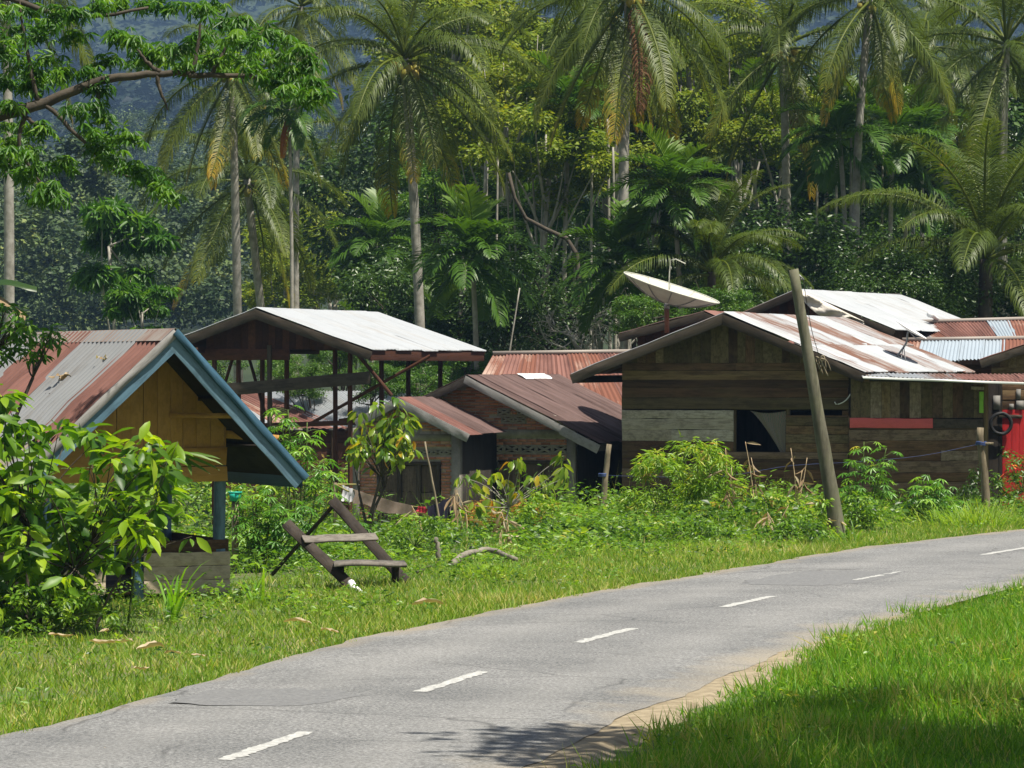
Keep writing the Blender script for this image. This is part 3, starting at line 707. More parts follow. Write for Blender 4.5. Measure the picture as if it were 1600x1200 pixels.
for (u, z) in ((lu, lz), (ru, rz)):
    nn = unit(A([-(z - az) * (1 if u > 0 else -1), 0, abs(u)])); o_ = -nn * .10
    d = unit(A([u, 0, z - az]))
    board('barge_board', 'paint_blue', rf, A([0, -.03, az]) + o_ * 1.0, A([u, -.03, z]) + d * .04 + o_ * 1.0, .17, .03)
    board('barge_trim', 'wood_pale' if u < 0 else 'paint_teal', rf, A([0, -.055, az]) + o_ * .12, A([u, -.055, z]) + d * .04 + o_ * .12, .085, .05)
    for t in (.12, .45, .78):                              # purlins
        q = A([u * t, .0, az + (z - az) * t]) - nn * .05
        board('purlin', 'under_roof', rf, q + A([0, .03, 0]), q + A([0, LEN - .03, 0]), .05, .07, (1, 0, 0))
g = Geo()
for sg in (-1, 1):
    uu, zz = (ru, rz) if sg > 0 else (lu, lz); t = .22 / math.hypot(uu, az - zz)
    g.add([[0, -.04, az + .03], [0, LEN, az + .03], [uu * t, LEN, az + (zz - az) * t + .035], [uu * t, -.04, az + (zz - az) * t + .035]], A([[0, 1, 2, 3]]), .5, [[0, 0], [5, 0], [5, .2], [0, .2]])
g.build('ridge_cap', 'ridge_cap', rf)
board('eave_board', 'paint_teal', rf, (ru * .985, .0, rz - .05), (ru * .985, LEN, rz - .05), .2, .03, (1, 0, 0))
g = Geo(); g.add([[0, .02, az - .06], [0, LEN - .02, az - .06], [ru, LEN - .02, rz - .06], [ru, .02, rz - .06]], A([[0, 1, 2, 3]])); g.build('roof_shade_sheet', 'dark_inside', rf)  # dark sheet added to stand in for the shade under this slope
VG = .95                                                   # gable wall stands back under the overhang
xr = H.uv(353, 700, VG)[0]; xl = -1.28; zb = H.uv(300, 752, VG)[1]; zs = H.uv(300, 700, VG)[1]
zrt = lambda x: az + ((rz - az) * x / ru if x > 0 else (lz - az) * x / lu) - .09
vboards(H, VG, xl, xr, lambda x: zs, zrt, .155, 'paint_yellow', rnd=rd)
board('header_board', 'paint_yellow', rt, (xl, VG - .028, (zb + zs) / 2 + .09), (xr, VG - .028, (zb + zs) / 2 + .09), zs - zb - .18, .03)
board('header_board', 'paint_yellow', rt, (xl, VG - .03, zb + .085), (xr, VG - .03, zb + .085), .175, .03)
board('tie_beam', 'paint_yellow', rt, (xr, VG + .05, zb + .55), (ru * .93, .5, zb + .50), .09, .05)
board('tie_beam', 'paint_yellow', rt, (xr * .30, VG - .02, az - .98), (ru * .62, .12, az - .98), .06, .05)
xm = H.uv(217, 900, VG)[0]; zrail = H.uv(300, 845, VG)[1]; zf = H.uv(300, 925, VG)[1]
for (x, y) in ((xr - .06, VG + .05), (xm, VG + .05), (xl + .06, VG + .05), (xr - .06, VG + 3.6), (xl + .06, VG + 3.6), (xr - .06, VG + 1.9)):
    board('post', 'paint_blue', rt, (x, y, -.02), (x, y, zb + .25), .115, .11)
z = zrail - .13
board('rail_board', 'wood_house', rt, (xm + .06, VG + .02, zrail - .06), (xr + .03, VG + .02, zrail - .06), .14, .03)
for k in range(3):
    hh = (zrail - .13 - .05) / 3
    board('parapet_board', 'paint_cream', rt, (xm + .05, VG - .025, z - hh / 2), (xr + .04, VG - .03, z - hh / 2), hh - .008, .025); 
    board('parapet_board', 'paint_cream', rt, (xl - .1, VG - .025, z - hh / 2), (xm - .42, VG - .03, z - hh / 2), hh - .008, .025); z -= hh
for k in range(3): board('parapet_board', 'wood_house', rt, (xr + .03, VG + .02, .14 + k * .22), (xr + .03, VG + 3.6, .14 + k * .22), .21, .025, (1, 0, 0))
for k in range(10): board('floor_board', 'wood_house', rt, (xl, VG + .2 + k * .36, .07), (xr, VG + .2 + k * .36, .07), .34, .03, (0, 0, 1))
for k in range(5): board('wall_board', 'wood_house', rt, (xl, VG + 3.7, .15 + k * .22), (xr * .3, VG + 3.7, .15 + k * .22), .21, .025)
for k in range(4): board('wall_board', 'wood_house', rt, (xl, VG + .3, .15 + k * .22), (xl, VG + 3.6, .15 + k * .22), .21, .025, (1, 0, 0))

# dry leaves lying on the stall roof
def dry_litter(name, label, cat, centre, size, n, mat='dry', seed=0, group=None, flat=.25, leaf=.12):
    r = np.random.default_rng(seed); g = Geo(); c = A(centre, float)
    p = c + r.normal(size=(n, 3)) * A([size, size, size * flat]); p[:, 2] = np.maximum(p[:, 2], c[2])
    zd = unit(r.normal(size=(n, 3)) * .5 + A([0, 0, 1])); yd = r.normal(size=(n, 3)) * A([1, 1, .25])
    L = leaf * r.uniform(.6, 1.3, n); scatter(g, T_LEAF, p, yd, zd, L, L * .5, r.random(n), 2.5)
    return tag(g.build(name, mat), label, cat, group)
def on_roof(px, py, Zg=None):
    # direction meets the left slope of the stall
    o = A([0, 0, CAMH]); d = A([(px - CX) / FPX, 1, -(py - HY) / FPX]); M = lambda p: A([*(H.O[:2] + H.g * p[0] + H.r * p[1]), p[2]])
    p0 = M((0, 0, az)); p1 = M((0, LEN, az)); p2 = M((lu, 0, lz)); nn = np.cross(p1 - p0, p2 - p0); t = (p0 - o).dot(nn) / d.dot(nn); return o + d * t
for i, (px, py, s, nm) in enumerate(((102, 590, .09, 'clump of dry leaves on the grey sheets of the stall roof'), (163, 563, .05, 'single curled dry leaf on the rusty stall roof sheet'))):
    dry_litter('dry_leaf_litter', nm, 'dry leaves', on_roof(px, py) + A([0, 0, .02]), s, (9, 4)[i], seed=40 + i)

# ================================================================== open pavilion with the new zinc roof
P_ = Frame('open_pavilion', 'open timber pavilion under a bright white zinc gable roof', 'pavilion', 400, 481, 88.0, 20, -1.3)
rt = P_.root; az = P_.apex; LEN = 7.4; rd = random.Random(6)
ru, rz = P_.uv(580, 546); lu, lz = P_.uv(284, 526)
rf = roof_part(P_, az, LEN)
slope(rf, (0, 0, az), (0, LEN, az), (ru, 0, rz), (ru, LEN, rz), 9, 'zinc_bright', 11)
slope(rf, (0, 0, az), (0, LEN, az), (lu, 0, lz), (lu, LEN, lz), 9, 'zinc_bright', 12)
for (u, z) in ((lu, lz), (ru, rz)):
    nn = unit(A([-(z - az) * (1 if u > 0 else -1), 0, abs(u)])); d = unit(A([u, 0, z - az]))
    board('barge_board', 'wood_fascia', rf, A([0, -.04, az]) - nn * .14, A([u, -.04, z]) + d * .05 - nn * .14, .21, .035)
    board('barge_board', 'wood_red', rf, A([0, LEN + .04, az]) - nn * .12, A([u, LEN + .04, z]) - nn * .12, .17, .03)
    board('eave_board', 'wood_red', rf, (u * .985, .02, z - .14), (u * .985, LEN, z - .14), .22, .03, (1, 0, 0))
    for t in (.2, .5, .8):
        q = A([u * t, 0, az + (z - az) * t]) - nn * .06
        board('purlin', 'wood_red', rf, q, q + A([0, LEN, 0]), .06, .08, (1, 0, 0))
zt = P_.uv(400, 546, .5)[1]
zrt = lambda x: az + ((rz - az) * x / ru if x > 0 else (lz - az) * x / lu) - .1
vboards(P_, .55, lu * .80, ru * .86, lambda x: zt, zrt, .17, 'wood_red', rnd=rd)
board('tie_beam', 'wood_red', rt, (lu * .85, .5, zt - .12), (.62, .5, zt - .12), .26, .06)
vboards(P_, LEN - .6, lu * .8, ru * .85, lambda x: zt, zrt, .22, 'wood_red', rnd=rd)
xs_front = [P_.uv(q, 600, .55)[0] for q in (373, 421, 545, 524)]
for (px, v) in ((335, .6), (373, .9), (410, 2.4), (421, .3), (448, 1.2), (524, .8), (547, .5), (596, 2.6), (638, 5.0), (688, 7.0)):
    u = P_.uv(px, 600, v)[0]; board('post', 'wood_red' if px != 421 else 'wood_fascia', rt, (u, v, -.02), (u, v, zt + (.0 if px > 590 else .1)), .085, .085)
for (pa, pb, v, wd) in (((385, 545), (415, 650), 1.6, .06), ((368, 545), (348, 610), 1.5, .06), ((552, 545), (612, 618), .42, .075), ((480, 665), (672, 556), 1.9, .07), ((640, 575), (660, 545), 5.1, .05)):
    board('brace', 'wood_red', rt, P_.pt(*pa, v), P_.pt(*pb, v), wd, .05)
for px in (596, 638, 688): pass
board('plate_beam', 'wood_red', rt, (ru * .86, .1, zt - .02), (ru * .86, LEN - .1, zt - .02), .14, .06, (1, 0, 0))
board('plate_beam', 'wood_red', rt, (lu * .82, .1, zt - .02), (lu * .82, LEN - .1, zt - .02), .14, .06, (1, 0, 0))
board('side_board', 'wood_fascia', rt, P_.pt(352, 609, .24), P_.pt(578, 590, .30), .28, .03)
# joists of the loft floor
for (pa, pb, v) in (((530, 658), (700, 640), 2.0), ((560, 655), (640, 648), 2.6), ((335, 668), (560, 660), .7)):
    board('joist', 'wood_red', rt, P_.pt(*pa, v), P_.pt(*pb, v), .12, .07)

# ================================================================== low house with the white hipped roof behind the pavilion
L_ = Frame('low_house', 'low brown timber house under a white and rust hipped roof', 'house', 470, 612, 104.0, 0, -2.0)
rt = L_.root; rd = random.Random(9)
a = L_.pt(372, 612, .2); b_ = L_.pt(690, 609, .2); c_ = L_.pt(330, 668, -2.2); d_ = L_.pt(560, 667, -2.2)
r0 = L_.pt(395, 612, 0); r1 = L_.pt(690, 610, 0)
slope(rt, r0, r1, L_.pt(520, 668, -2.0), L_.pt(720, 668, -2.0), 9, 'zinc_bright', 21)
slope(rt, L_.pt(300, 614, .02), L_.pt(396, 612, .02), L_.pt(330, 669, -2.06), L_.pt(548, 669, -2.06), 8, ['rust_red', 'rust_red', 'zinc_rustier', 'zinc_bright', 'rust_mix', 'rust_red'], 22)
x0 = L_.uv(330, 700, -1.9)[0]; x1 = L_.uv(554, 700, -1.9)[0]
hboards(L_, -1.9, lambda z: x0, lambda z: x1, .0, L_.uv(480, 672, -1.9)[1], .24, lambda z, k, r_: r_.choice(['wood_red', 'wood_side', 'wood_red', 'wood_house']), rnd=rd)
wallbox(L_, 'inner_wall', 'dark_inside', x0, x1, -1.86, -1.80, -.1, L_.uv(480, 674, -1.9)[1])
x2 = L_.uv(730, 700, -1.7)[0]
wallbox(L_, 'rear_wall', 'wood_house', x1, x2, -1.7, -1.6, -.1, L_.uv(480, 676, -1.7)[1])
for px in (420, 520): 
    u = L_.uv(px, 700, -2)[0]; board('post', 'wood_house', rt, (u, -1.96, 0), (u, -1.96, L_.uv(480, 672, -2)[1]), .10, .08)

# ================================================================== brick house
B = Frame('brick_house', 'brick house with dark red sheet roof and small front porch gable', 'house', 730, 586, 78.0, 17, -1.35)
rt = B.root; az = B.apex; LEN = 6.6; rd = random.Random(7)
ru, rz = B.uv(936, 692); lu, lz = B.uv(628, 634); lz = az + (rz - az) / ru * abs(lu) * .93
rf = roof_part(B, az, LEN)
slope(rf, (0, 0, az), (0, LEN, az), (ru, 0, rz), (ru, LEN, rz), 8, ['rust_brown', 'rust_brown', 'rust_brown', 'rust_brown', 'rust_brown', 'rust_brown'], 31, amp=.006)
slope(rf, (0, 0, az), (0, LEN, az), (lu, 0, lz), (lu, LEN, lz), 8, 'rust_brown', 32, amp=.006)
sheet(rf, (.03, 3.4, az + .025), (.03, 5.4, az + .025), (.24, 3.4, az + .025 + (rz - az) / ru * .24), (.24, 5.4, az + .025 + (rz - az) / ru * .24), 'zinc_bright', name='patch_sheet')
dr = unit(A([ru, 0, rz - az])); nr = unit(A([az - rz, 0, ru]))
board('barge_board', 'wood_pale', rf, A([0, -.04, az]) - nr * .10, A([ru * .74, -.04, az + (rz - az) * .74]) - nr * .10, .155, .03)
board('barge_board', 'wood_pale', rf, A([ru * .735, -.055, az + (rz - az) * .735]) - nr * .115, A([ru, -.055, rz]) + dr * .06 - nr * .115, .18, .03)
nl = unit(A([-(az - lz), 0, -lu]))
board('barge_board', 'under_roof', rf, A([0, -.04, az]) - nl * .10, A([lu, -.04, lz]) - nl * .10, .16, .03)
for t in (.25, .6, .92):
    q = A([ru * t, -.0, az + (rz - az) * t]) - nr * .06; board('purlin', 'under_roof', rf, q, q + A([0, LEN, 0]), .06, .08, (1, 0, 0))
board('eave_board', 'under_roof', rf, (ru * .99, 0, rz - .1), (ru * .99, LEN, rz - .1), .14, .025, (1, 0, 0))
zroof = lambda x: az + ((rz - az) * x / ru if x > 0 else (lz - az) * x / lu)
VB = .55
def bricks(fr, v, x0, x1, z0, z1, holes, parent, top=None, course=.062, bl=.2, name='brickwork', ydep=.1, seed=0):
    """every brick a block of its own in one mesh, set in a recessed mortar bed"""
    r = np.random.default_rng(seed); P = []; Tt = []; z = z0; row = 0
    def hole(xa, xb, za, zb_): return any(xb > h[0] and xa < h[1] and zb_ > h[2] and za < h[3] for h in holes)
    while z < z1 - .03:
        x = x0 - (row % 2) * bl / 2
        while x < x1:
            a = max(x, x0); q = min(x + bl, x1)
            if q - a > .04:
                cut = [a, q]
                ok = not hole(a + .01, q - .01, z + .005, z + course - .005)
                if not ok:
                    for h in holes:
                        if z + course / 2 > h[2] and z + course / 2 < h[3]:
                            if a < h[0] < q: cut[1] = h[0]; ok = not hole(cut[0] + .01, cut[1] - .01, z + .005, z + course - .005)
                            elif a < h[1] < q: cut[0] = h[1]; ok = not hole(cut[0] + .01, cut[1] - .01, z + .005, z + course - .005)
                if ok and cut[1] - cut[0] > .03 and (top is None or max(z + course - top(cut[0]), z + course - top(cut[1])) < 0):
                    P.append((cut[0] + .006, cut[1] - .006, z + .007 + r.normal(0, .0015), z + course - .007, r.normal(0, .004))); Tt.append(r.random())
            x += bl
        z += course; row += 1
    g = Geo()
    for (a, q, c_, d_, dv), t in zip(P, Tt): g.add(box_v(a, q, v + dv, v + ydep, c_, d_), BOXF, t)
    return tag(g.build(name, 'brick', parent), kind='stuff')
def mortar(fr, v, poly, holes_x, name='mortar_bed'):
    g = Geo(); n = len(poly)
    V = [[x, v, z] for x, z in poly] + [[x, v + .09, z] for x, z in poly]
    g.add(V, A([[i, (i + 1) % n, n + (i + 1) % n, n + i] for i in range(n)]))
    g.f.append(A([list(range(n))])); g.f.append(A([list(range(2 * n - 1, n - 1, -1))])); return g.build(name, 'mortar', fr.root)
def vent_mesh():
    g = Geo(); 
    for (x0, x1, z0, z1) in ((0, 1, 0, .16), (0, 1, .84, 1), (0, .08, .16, .84), (.92, 1, .16, .84)): g.add(box_v(x0, x1, 0, 1, z0, z1), BOXF)
    for s in (1, -1):
        a = A([.08, 0, .16 if s > 0 else .84]); q = A([.92, 0, .84 if s > 0 else .16]); d = q - a; nn = A([-d[2], 0, d[0]]) * .09
        V = [a + nn, q + nn, q - nn, a - nn]; g.add([p + A([0, .05, 0]) for p in V] + [p + A([0, .9, 0]) for p in V], BOXF)
    return g.mesh('vent_block', 'concrete')
VENT = vent_mesh()
def vent(fr, x, z, v, w=.30, h=.19):
    o = link('vent_block', VENT, fr.root, (x, v, z)); o.scale = (w, .09, h); return o
# main wall
xR = B.uv(899, 720, VB)[0]; xL = B.uv(690, 720, VB)[0]; xc = B.uv(886, 720, VB)[0]; zl = B.uv(800, 684, VB)[1]; zl2 = B.uv(800, 676, VB)[1]
zv = B.uv(800, 709, VB)[1]; zv2 = B.uv(800, 698, VB)[1]; 
w0, w1 = B.uv(778, 740, VB)[0], B.uv(884, 740, VB)[0]; zw1 = B.uv(800, 722, VB)[1]; zw0 = .35
vx = [B.uv(762, 700, VB)[0] + .345 * k for k in range(-2, 5)]
ux0 = [(B.uv(777, 600, VB)[0], B.uv(792, 650, VB)[1]), (B.uv(808, 600, VB)[0], B.uv(792, 650, VB)[1]), (B.uv(783, 600, VB)[0], B.uv(792, 661, VB)[1]), (B.uv(801, 600, VB)[0], B.uv(792, 661, VB)[1])]
holes = [(xL, xc, zl, zl2 + .06), (vx[0], vx[-1] + .3, zv, zv2 + .04), (w0, w1, zw0, zw1), (xc, xR, -1, 9)] + [(x, x + .28, z, z + .15) for x, z in ux0]
xtop = -lu * .0
bricks(B, VB, lu * .86, xc, 0, az, holes, rt, lambda x: zroof(x) - .08, seed=1)
def wall_cells(fr, v, x0, x1, z0, z1, holes, top, name, mat='mortar', dep=.085, inset=.012):
    """the wall body behind the bricks, left open where the holes are"""
    xs = sorted({x0, x1, *[min(max(h[k], x0), x1) for h in holes for k in (0, 1)], *np.linspace(x0, x1, 9)}); zs = sorted({z0, z1, *[min(max(h[k], z0), z1) for h in holes for k in (2, 3)]})
    g = Geo()
    for a, q in zip(xs[:-1], xs[1:]):
        for c_, d_ in zip(zs[:-1], zs[1:]):
            xm_, zm = (a + q) / 2, (c_ + d_) / 2
            if q - a < 1e-4 or d_ - c_ < 1e-4 or any(h[0] < xm_ < h[1] and h[2] < zm < h[3] for h in holes): continue
            ta, tq = min(d_, top(a)), min(d_, top(q))
            if max(ta, tq) <= c_: continue
            ta, tq = max(ta, c_ + .001), max(tq, c_ + .001)
            V = box_v(a, q, v + inset, v + inset + dep, c_, d_); V[[4, 7], 2] = ta; V[[5, 6], 2] = tq; g.add(V, BOXF)
    return g.build(name, mat, fr.root)
hm = [(vx[0], vx[-1] + .3, zv, zv2 + .04), (w0, w1, zw0, zw1)] + [(x, x + .28, z, z + .15) for x, z in ux0]
wall_cells(B, VB, lu * .86, xR, -.2, az, hm, lambda x: zroof(x) - .06, 'wall')
wallbox(B, 'ring_beam', 'concrete', lu * .86 + .02, xc, VB - .015, VB + .1, zl, zl2 + .06)
wallbox(B, 'column', 'concrete', xc, xR, VB - .03, VB + .16, -.2, zroof(xc) - .12)
for x in vx: vent(B, x, zv, VB - .01, .335, zv2 + .04 - zv)
for x, z in ux0: vent(B, x, z, VB - .01, .28, .15)
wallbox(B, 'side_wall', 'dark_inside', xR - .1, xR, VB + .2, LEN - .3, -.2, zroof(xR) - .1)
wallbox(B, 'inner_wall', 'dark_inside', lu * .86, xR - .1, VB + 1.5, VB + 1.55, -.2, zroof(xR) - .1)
win = wallbox(B, 'window', 'wood_fascia', w0, w1, VB - .02, VB + .07, zw1 - .035, zw1 + .035)
for k in range(3):
    a = w0 + (w1 - w0) * k / 3; q = w0 + (w1 - w0) * (k + 1) / 3
    sh = board('shutter', 'wood_shutter', win, ((a + q) / 2, VB + .04, zw0), ((a + q) / 2, VB + .04, zw1 - .03), q - a - .07, .03)
for a in np.linspace(w0, w1, 4): board('window_post', 'wood_fascia', win, (a, VB + .02, zw0), (a, VB + .02, zw1), .06, .09)
# porch
VP = -1.9; pr_a = B.pt(622, 621, VP - .35); pr_r = B.pt(733, 678, VP - .35); pr_l = pr_a + (pr_r - pr_a) * A([-.62, 0, .62])
bk = A([0, 2.45, 0])
slope(rf, pr_a, pr_a + bk, pr_r, pr_r + bk, 3, ['rust_red', 'rust_brown', 'rust_brown'], 33, amp=.006)
slope(rf, pr_a, pr_a + bk, pr_l, pr_l + bk, 3, 'rust_brown', 34, amp=.006)
dp = unit(pr_r - pr_a); np_ = A([-dp[2], 0, dp[0]])
board('barge_board', 'wood_pale', rf, pr_a - np_ * .085 - A([0, .03, 0]), pr_r + dp * .03 - np_ * .085 - A([0, .03, 0]), .17, .03)
dp2 = unit(pr_l - pr_a); np2 = A([dp2[2], 0, -dp2[0]])
board('barge_board', 'wood_pale', rf, pr_a - np2 * .085 - A([0, .033, 0]), pr_l - np2 * .085 - A([0, .033, 0]), .17, .03)
ptop = lambda x: (pr_a[2] + (pr_r[2] - pr_a[2]) * (x - pr_a[0]) / (pr_r[0] - pr_a[0]) if x > pr_a[0] else pr_a[2] + (pr_l[2] - pr_a[2]) * (x - pr_a[0]) / (pr_l[0] - pr_a[0]))
q0, q1 = B.uv(562, 700, VP)[0], B.uv(706, 700, VP)[0]; q2 = B.uv(719, 700, VP)[0]; qm = B.uv(552, 700, VP)[0]
d0, d1 = B.uv(594, 760, VP)[0], B.uv(684, 760, VP)[0]; dz1 = B.uv(640, 727, VP)[1]; dz0 = -.1
bz0, bz1 = B.uv(640, 689, VP)[1], B.uv(640, 678, VP)[1]; pv0, pv1 = B.uv(640, 711, VP)[1], B.uv(640, 702, VP)[1]
pvx = [B.uv(694, 700, VP)[0] - .26 * k for k in range(6)]; nz0, nz1 = B.uv(640, 671, VP)[1], B.uv(640, 658, VP)[1]; nx0, nx1 = B.uv(630, 660, VP)[0], B.uv(656, 660, VP)[0]
hl = [(q0, q1, bz0, bz1), (pvx[-1], pvx[0] + .26, pv0, pv1), (d0 - .07, d1 + .07, dz0, dz1 + .07), (nx0, nx1, nz0, nz1)]
bricks(B, VP, q0, q1, 0, pr_a[2], hl, rt, lambda x: ptop(x) - .1, seed=2)
wall_cells(B, VP, qm, q2, -.2, pr_a[2], hl[1:], lambda x: ptop(x) - .1, 'porch_wall')
wallbox(B, 'ring_beam', 'concrete', q0, q1, VP - .012, VP + .08, bz0, bz1)
wallbox(B, 'column', 'concrete', q1, q2, VP - .03, VP + .14, -.2, ptop(q2) - .1)
wallbox(B, 'column', 'concrete', qm, q0, VP - .03, VP + .14, -.2, ptop(qm) - .1)
for x in pvx: vent(B, x, pv0, VP - .008, .25, pv1 - pv0)
wallbox(B, 'side_wall', 'under_roof', q2 - .1, q2, VP + .15, VB, -.2, ptop(q2) - .12)  # shade beside the porch is painted in as a dark wall colour
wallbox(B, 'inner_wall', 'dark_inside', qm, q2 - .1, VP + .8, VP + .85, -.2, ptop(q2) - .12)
dw = (d1 - d0) / 3; door = wallbox(B, 'door', 'wood_fascia', d0 - .06, d1 + .06, VP - .03, VP + .07, dz1, dz1 + .07)
for k in range(3):
    for j in range(4):
        zz = dz1 - (j + .5) * dz1 / 4; board('door_panel' if k == 0 else 'shutter_board', 'wood_shutter', door, (d0 + dw * k + .05, VP + .05, zz), (d0 + dw * (k + 1) - .05, VP + .05, zz), dz1 / 4 - .01, .025)
for k in range(4): board('door_post', 'wood_fascia', door, (d0 + dw * k, VP + .02, 0), (d0 + dw * k, VP + .02, dz1), .08, .09)

# ================================================================== timber house by the leaning pole
K = Frame('timber_house', 'weathered timber house with patchy rusted zinc roof and open window', 'house', 1130, 489, 76.0, 21, -.55)
rt = K.root; az = K.apex; LEN = 8.6; rd = random.Random(8)
ru, rz = K.uv(1352, 581); lu, lz = K.uv(893, 583)
rf = roof_part(K, az, LEN)
slope(rf, (0, 0, az), (0, LEN, az), (ru, 0, rz), (ru, LEN, rz), 11, [('zinc_bright', 'zinc_rusty'), ('zinc_rusty', 'zinc_bright'), ('zinc_rustier', 'zinc_rustier'), ('zinc_rusty', 'zinc_rustier'), ('zinc_bright', 'zinc_bright'), ('zinc_rusty', 'zinc_bright'), ('zinc_rustier', 'zinc_bright'), ('zinc_bright', 'zinc_rusty')], 41, rows=2)
slope(rf, (0, 0, az), (0, LEN, az), (lu, 0, lz), (lu, LEN, lz), 11, 'zinc_rusty', 42)
for (u, z) in ((lu, lz), (ru, rz)):
    nn = unit(A([-(z - az) * (1 if u > 0 else -1), 0, abs(u)])); d = unit(A([u, 0, z - az]))
    board('barge_board', 'wood_fascia', rf, A([0, -.04, az]) - nn * .12, A([u, -.04, z]) + d * .03 - nn * .12, .19, .035)
    board('eave_board', 'wood_house', rf, (u * .985, .02, z - .12), (u * .985, LEN, z - .12), .15, .03, (1, 0, 0))
    for t in (.2, .5, .8):
        q = A([u * t, 0, az + (z - az) * t]) - nn * .06; board('purlin', 'under_roof', rf, q, q + A([0, LEN, 0]), .06, .08, (1, 0, 0))
VK = .55; x0 = K.uv(972, 640, VK)[0]; x1 = K.uv(1326, 640, VK)[0]
zg = K.uv(1130, 567, VK)[1]; zpl = K.uv(1130, 641, VK)[1]; zg2 = K.uv(1130, 690, VK)[1]
zrt = lambda x: az + ((rz - az) * x / ru if x > 0 else (lz - az) * x / lu) - .1
wx0, wx1, wz0, wz1 = K.uv(1146, 670, VK)[0], K.uv(1228, 670, VK)[0], K.uv(1180, 706, VK)[1], K.uv(1180, 640, VK)[1]
ox0, ox1, oz0, oz1 = K.uv(1232, 645, VK)[0], K.uv(1316, 645, VK)[0], K.uv(1270, 649, VK)[1], K.uv(1270, 641, VK)[1]
vboards(K, VK, lu * .80, ru * .90, lambda x: zg, zrt, .19, lambda x, k, r_: r_.choice(['wood_olive', 'wood_house', 'wood_olive']), rnd=rd)
def kmat(z, k, r_):
    if zg2 < z < zpl: return 'wood_grey'
    if zpl < z < zpl + .26: return 'wood_olive'
    return r_.choice(['wood_house', 'wood_house', 'wood_house', 'wood_olive', 'wood_side'])
def seg(za, zb_, xa, xb, h, mats, skip=()): hboards(K, VK, lambda z: xa, lambda z: xb, za, zb_, h, mats, rnd=rd, skip=skip)
seg(.12, wz0, x0, x1, .185, kmat if False else (lambda z, k, r_: r_.choice(['wood_house', 'wood_house', 'wood_house', 'wood_side'])))
seg(wz0, zg2, x0, wx0, .185, 'wood_house'); seg(zg2, zpl, x0, wx0, .21, 'wood_grey')
seg(wz0, oz0, wx1, x1, .185, lambda z, k, r_: r_.choice(['wood_house', 'wood_side', 'wood_olive']))
seg(oz0, oz1, ox1, x1, .185, 'wood_house')
seg(wz1, wz1 + .24, x0, x1, .24, 'wood_olive')
seg(wz1 + .24, zg, x0, x1, .175, lambda z, k, r_: r_.choice(['wood_house', 'wood_house', 'wood_side', 'wood_house']))
for x in (x0 + .04, wx0, wx1 + .03, x1 - .02): board('wall_stud', 'wood_olive', rt, (x, VK + .06, 0), (x, VK + .06, zg), .07, .08)
for (xa, xb, za, zb_) in ((x0, x1, -.02, wz0), (x0, wx0, wz0, wz1), (wx1, x1, wz0, oz0), (x0, x1, oz1, zg)):
    wallbox(K, 'inner_lining', 'dark_inside', xa + .02, xb - .02, VK + .018, VK + .03, za, zb_)
wallbox(K, 'inner_wall', 'dark_inside', x0 + .05, x1 - .05, VK + 2.4, VK + 2.45, 0, zg)
wallbox(K, 'floor_slab', 'dark_inside', x0 + .03, x1 - .03, VK + .1, LEN - .5, -.1, .1)
for y in np.linspace(VK + .4, LEN - .6, 4): wallbox(K, 'footing', 'concrete', x0, x0 + .3, y, y + .3, -.6, .1)
for s, x in ((-1, x0), (1, x1)):
    for k in range(13):
        board('wall_board', random.choice(['wood_house', 'wood_side', 'wood_house']), rt, (x, VK + .02, .2 + k * .2), (x, LEN - .5, .2 + k * .2), .195, .022, (s, 0, 0))
# curtain drawn to one side of the open window
g = Geo(); n = 16; V = []; UV = []
for j in range(n):
    t = j / (n - 1); zz = wz1 - .02 - t * (wz1 - wz0 - .02); xl_ = wx0 + .30 * (wx1 - wx0) + (t ** .8) * .58 * (wx1 - wx0); xr_ = wx1 - .02
    for i in range(13):
        u = i / 12; x = xl_ + (xr_ - xl_) * u; V.append([x, VK + .05 + .02 * math.sin(u * 15 + t * 3), zz - .05 * math.sin(u * 3.1) * (1 - t)]); UV.append([u * .8 + t * .4, t])
g.add(V, A([[j * 13 + i, j * 13 + i + 1, (j + 1) * 13 + i + 1, (j + 1) * 13 + i] for j in range(n - 1) for i in range(12)]), .5, UV); 
tag(g.build('curtain', 'curtain', rt, True), 'faded striped curtain drawn to one side of the window')
# electric cable at the corner
g = Geo(); tube(g, curve_pts([K.pt(1338, 586, VK - .05), K.pt(1334, 606, VK - .05), K.pt(1322, 625, VK - .05), K.pt(1308, 632, VK - .05), K.pt(1304, 628, VK - .05)], 16), .012, 6); g.build('hanging_cable', 'white_paint', rt)

# ================================================================== annex of the timber house with red board, and shop
N_ = Frame('plank_annex', 'plank walled annex with a coral red board below the awning', 'annex', 1430, 600, 75.5, -3, -.5)
rt = N_.root; rd = random.Random(12)
x0 = N_.uv(1329, 650)[0]; x1 = N_.uv(1538, 650)[0]; zt = N_.uv(1430, 590)[1]; zb = N_.uv(1430, 653)[1]; zb2 = N_.uv(1430, 668)[1]
vboards(N_, 0, x0, x1, lambda x: zb, lambda x: zt, .2, lambda x, k, r_: r_.choice(['wood_olive', 'wood_side', 'wood_olive', 'wood_house']), 'wall_board', rnd=rd)
hboards(N_, 0, lambda z: x0 - .03, lambda z: x1, .0, zb2, .2, lambda z, k, r_: r_.choice(['wood_side', 'wood_side', 'wood_house']), rnd=rd)
xm = N_.uv(1457, 660)[0]
board('red_board', 'paint_coral', rt, (x0 - .02, -.03, (zb + zb2) / 2 + .0), (xm, -.03, (zb + zb2) / 2 - .015), zb - zb2, .03)
board('plain_board', 'wood_fascia', rt, (xm + .01, -.03, (zb + zb2) / 2 - .01), (x1 - .03, -.03, (zb + zb2) / 2 - .02), zb - zb2 - .01, .03)
wallbox(N_, 'inner_lining', 'dark_inside', x0, x1, .02, .04, -.1, zt)
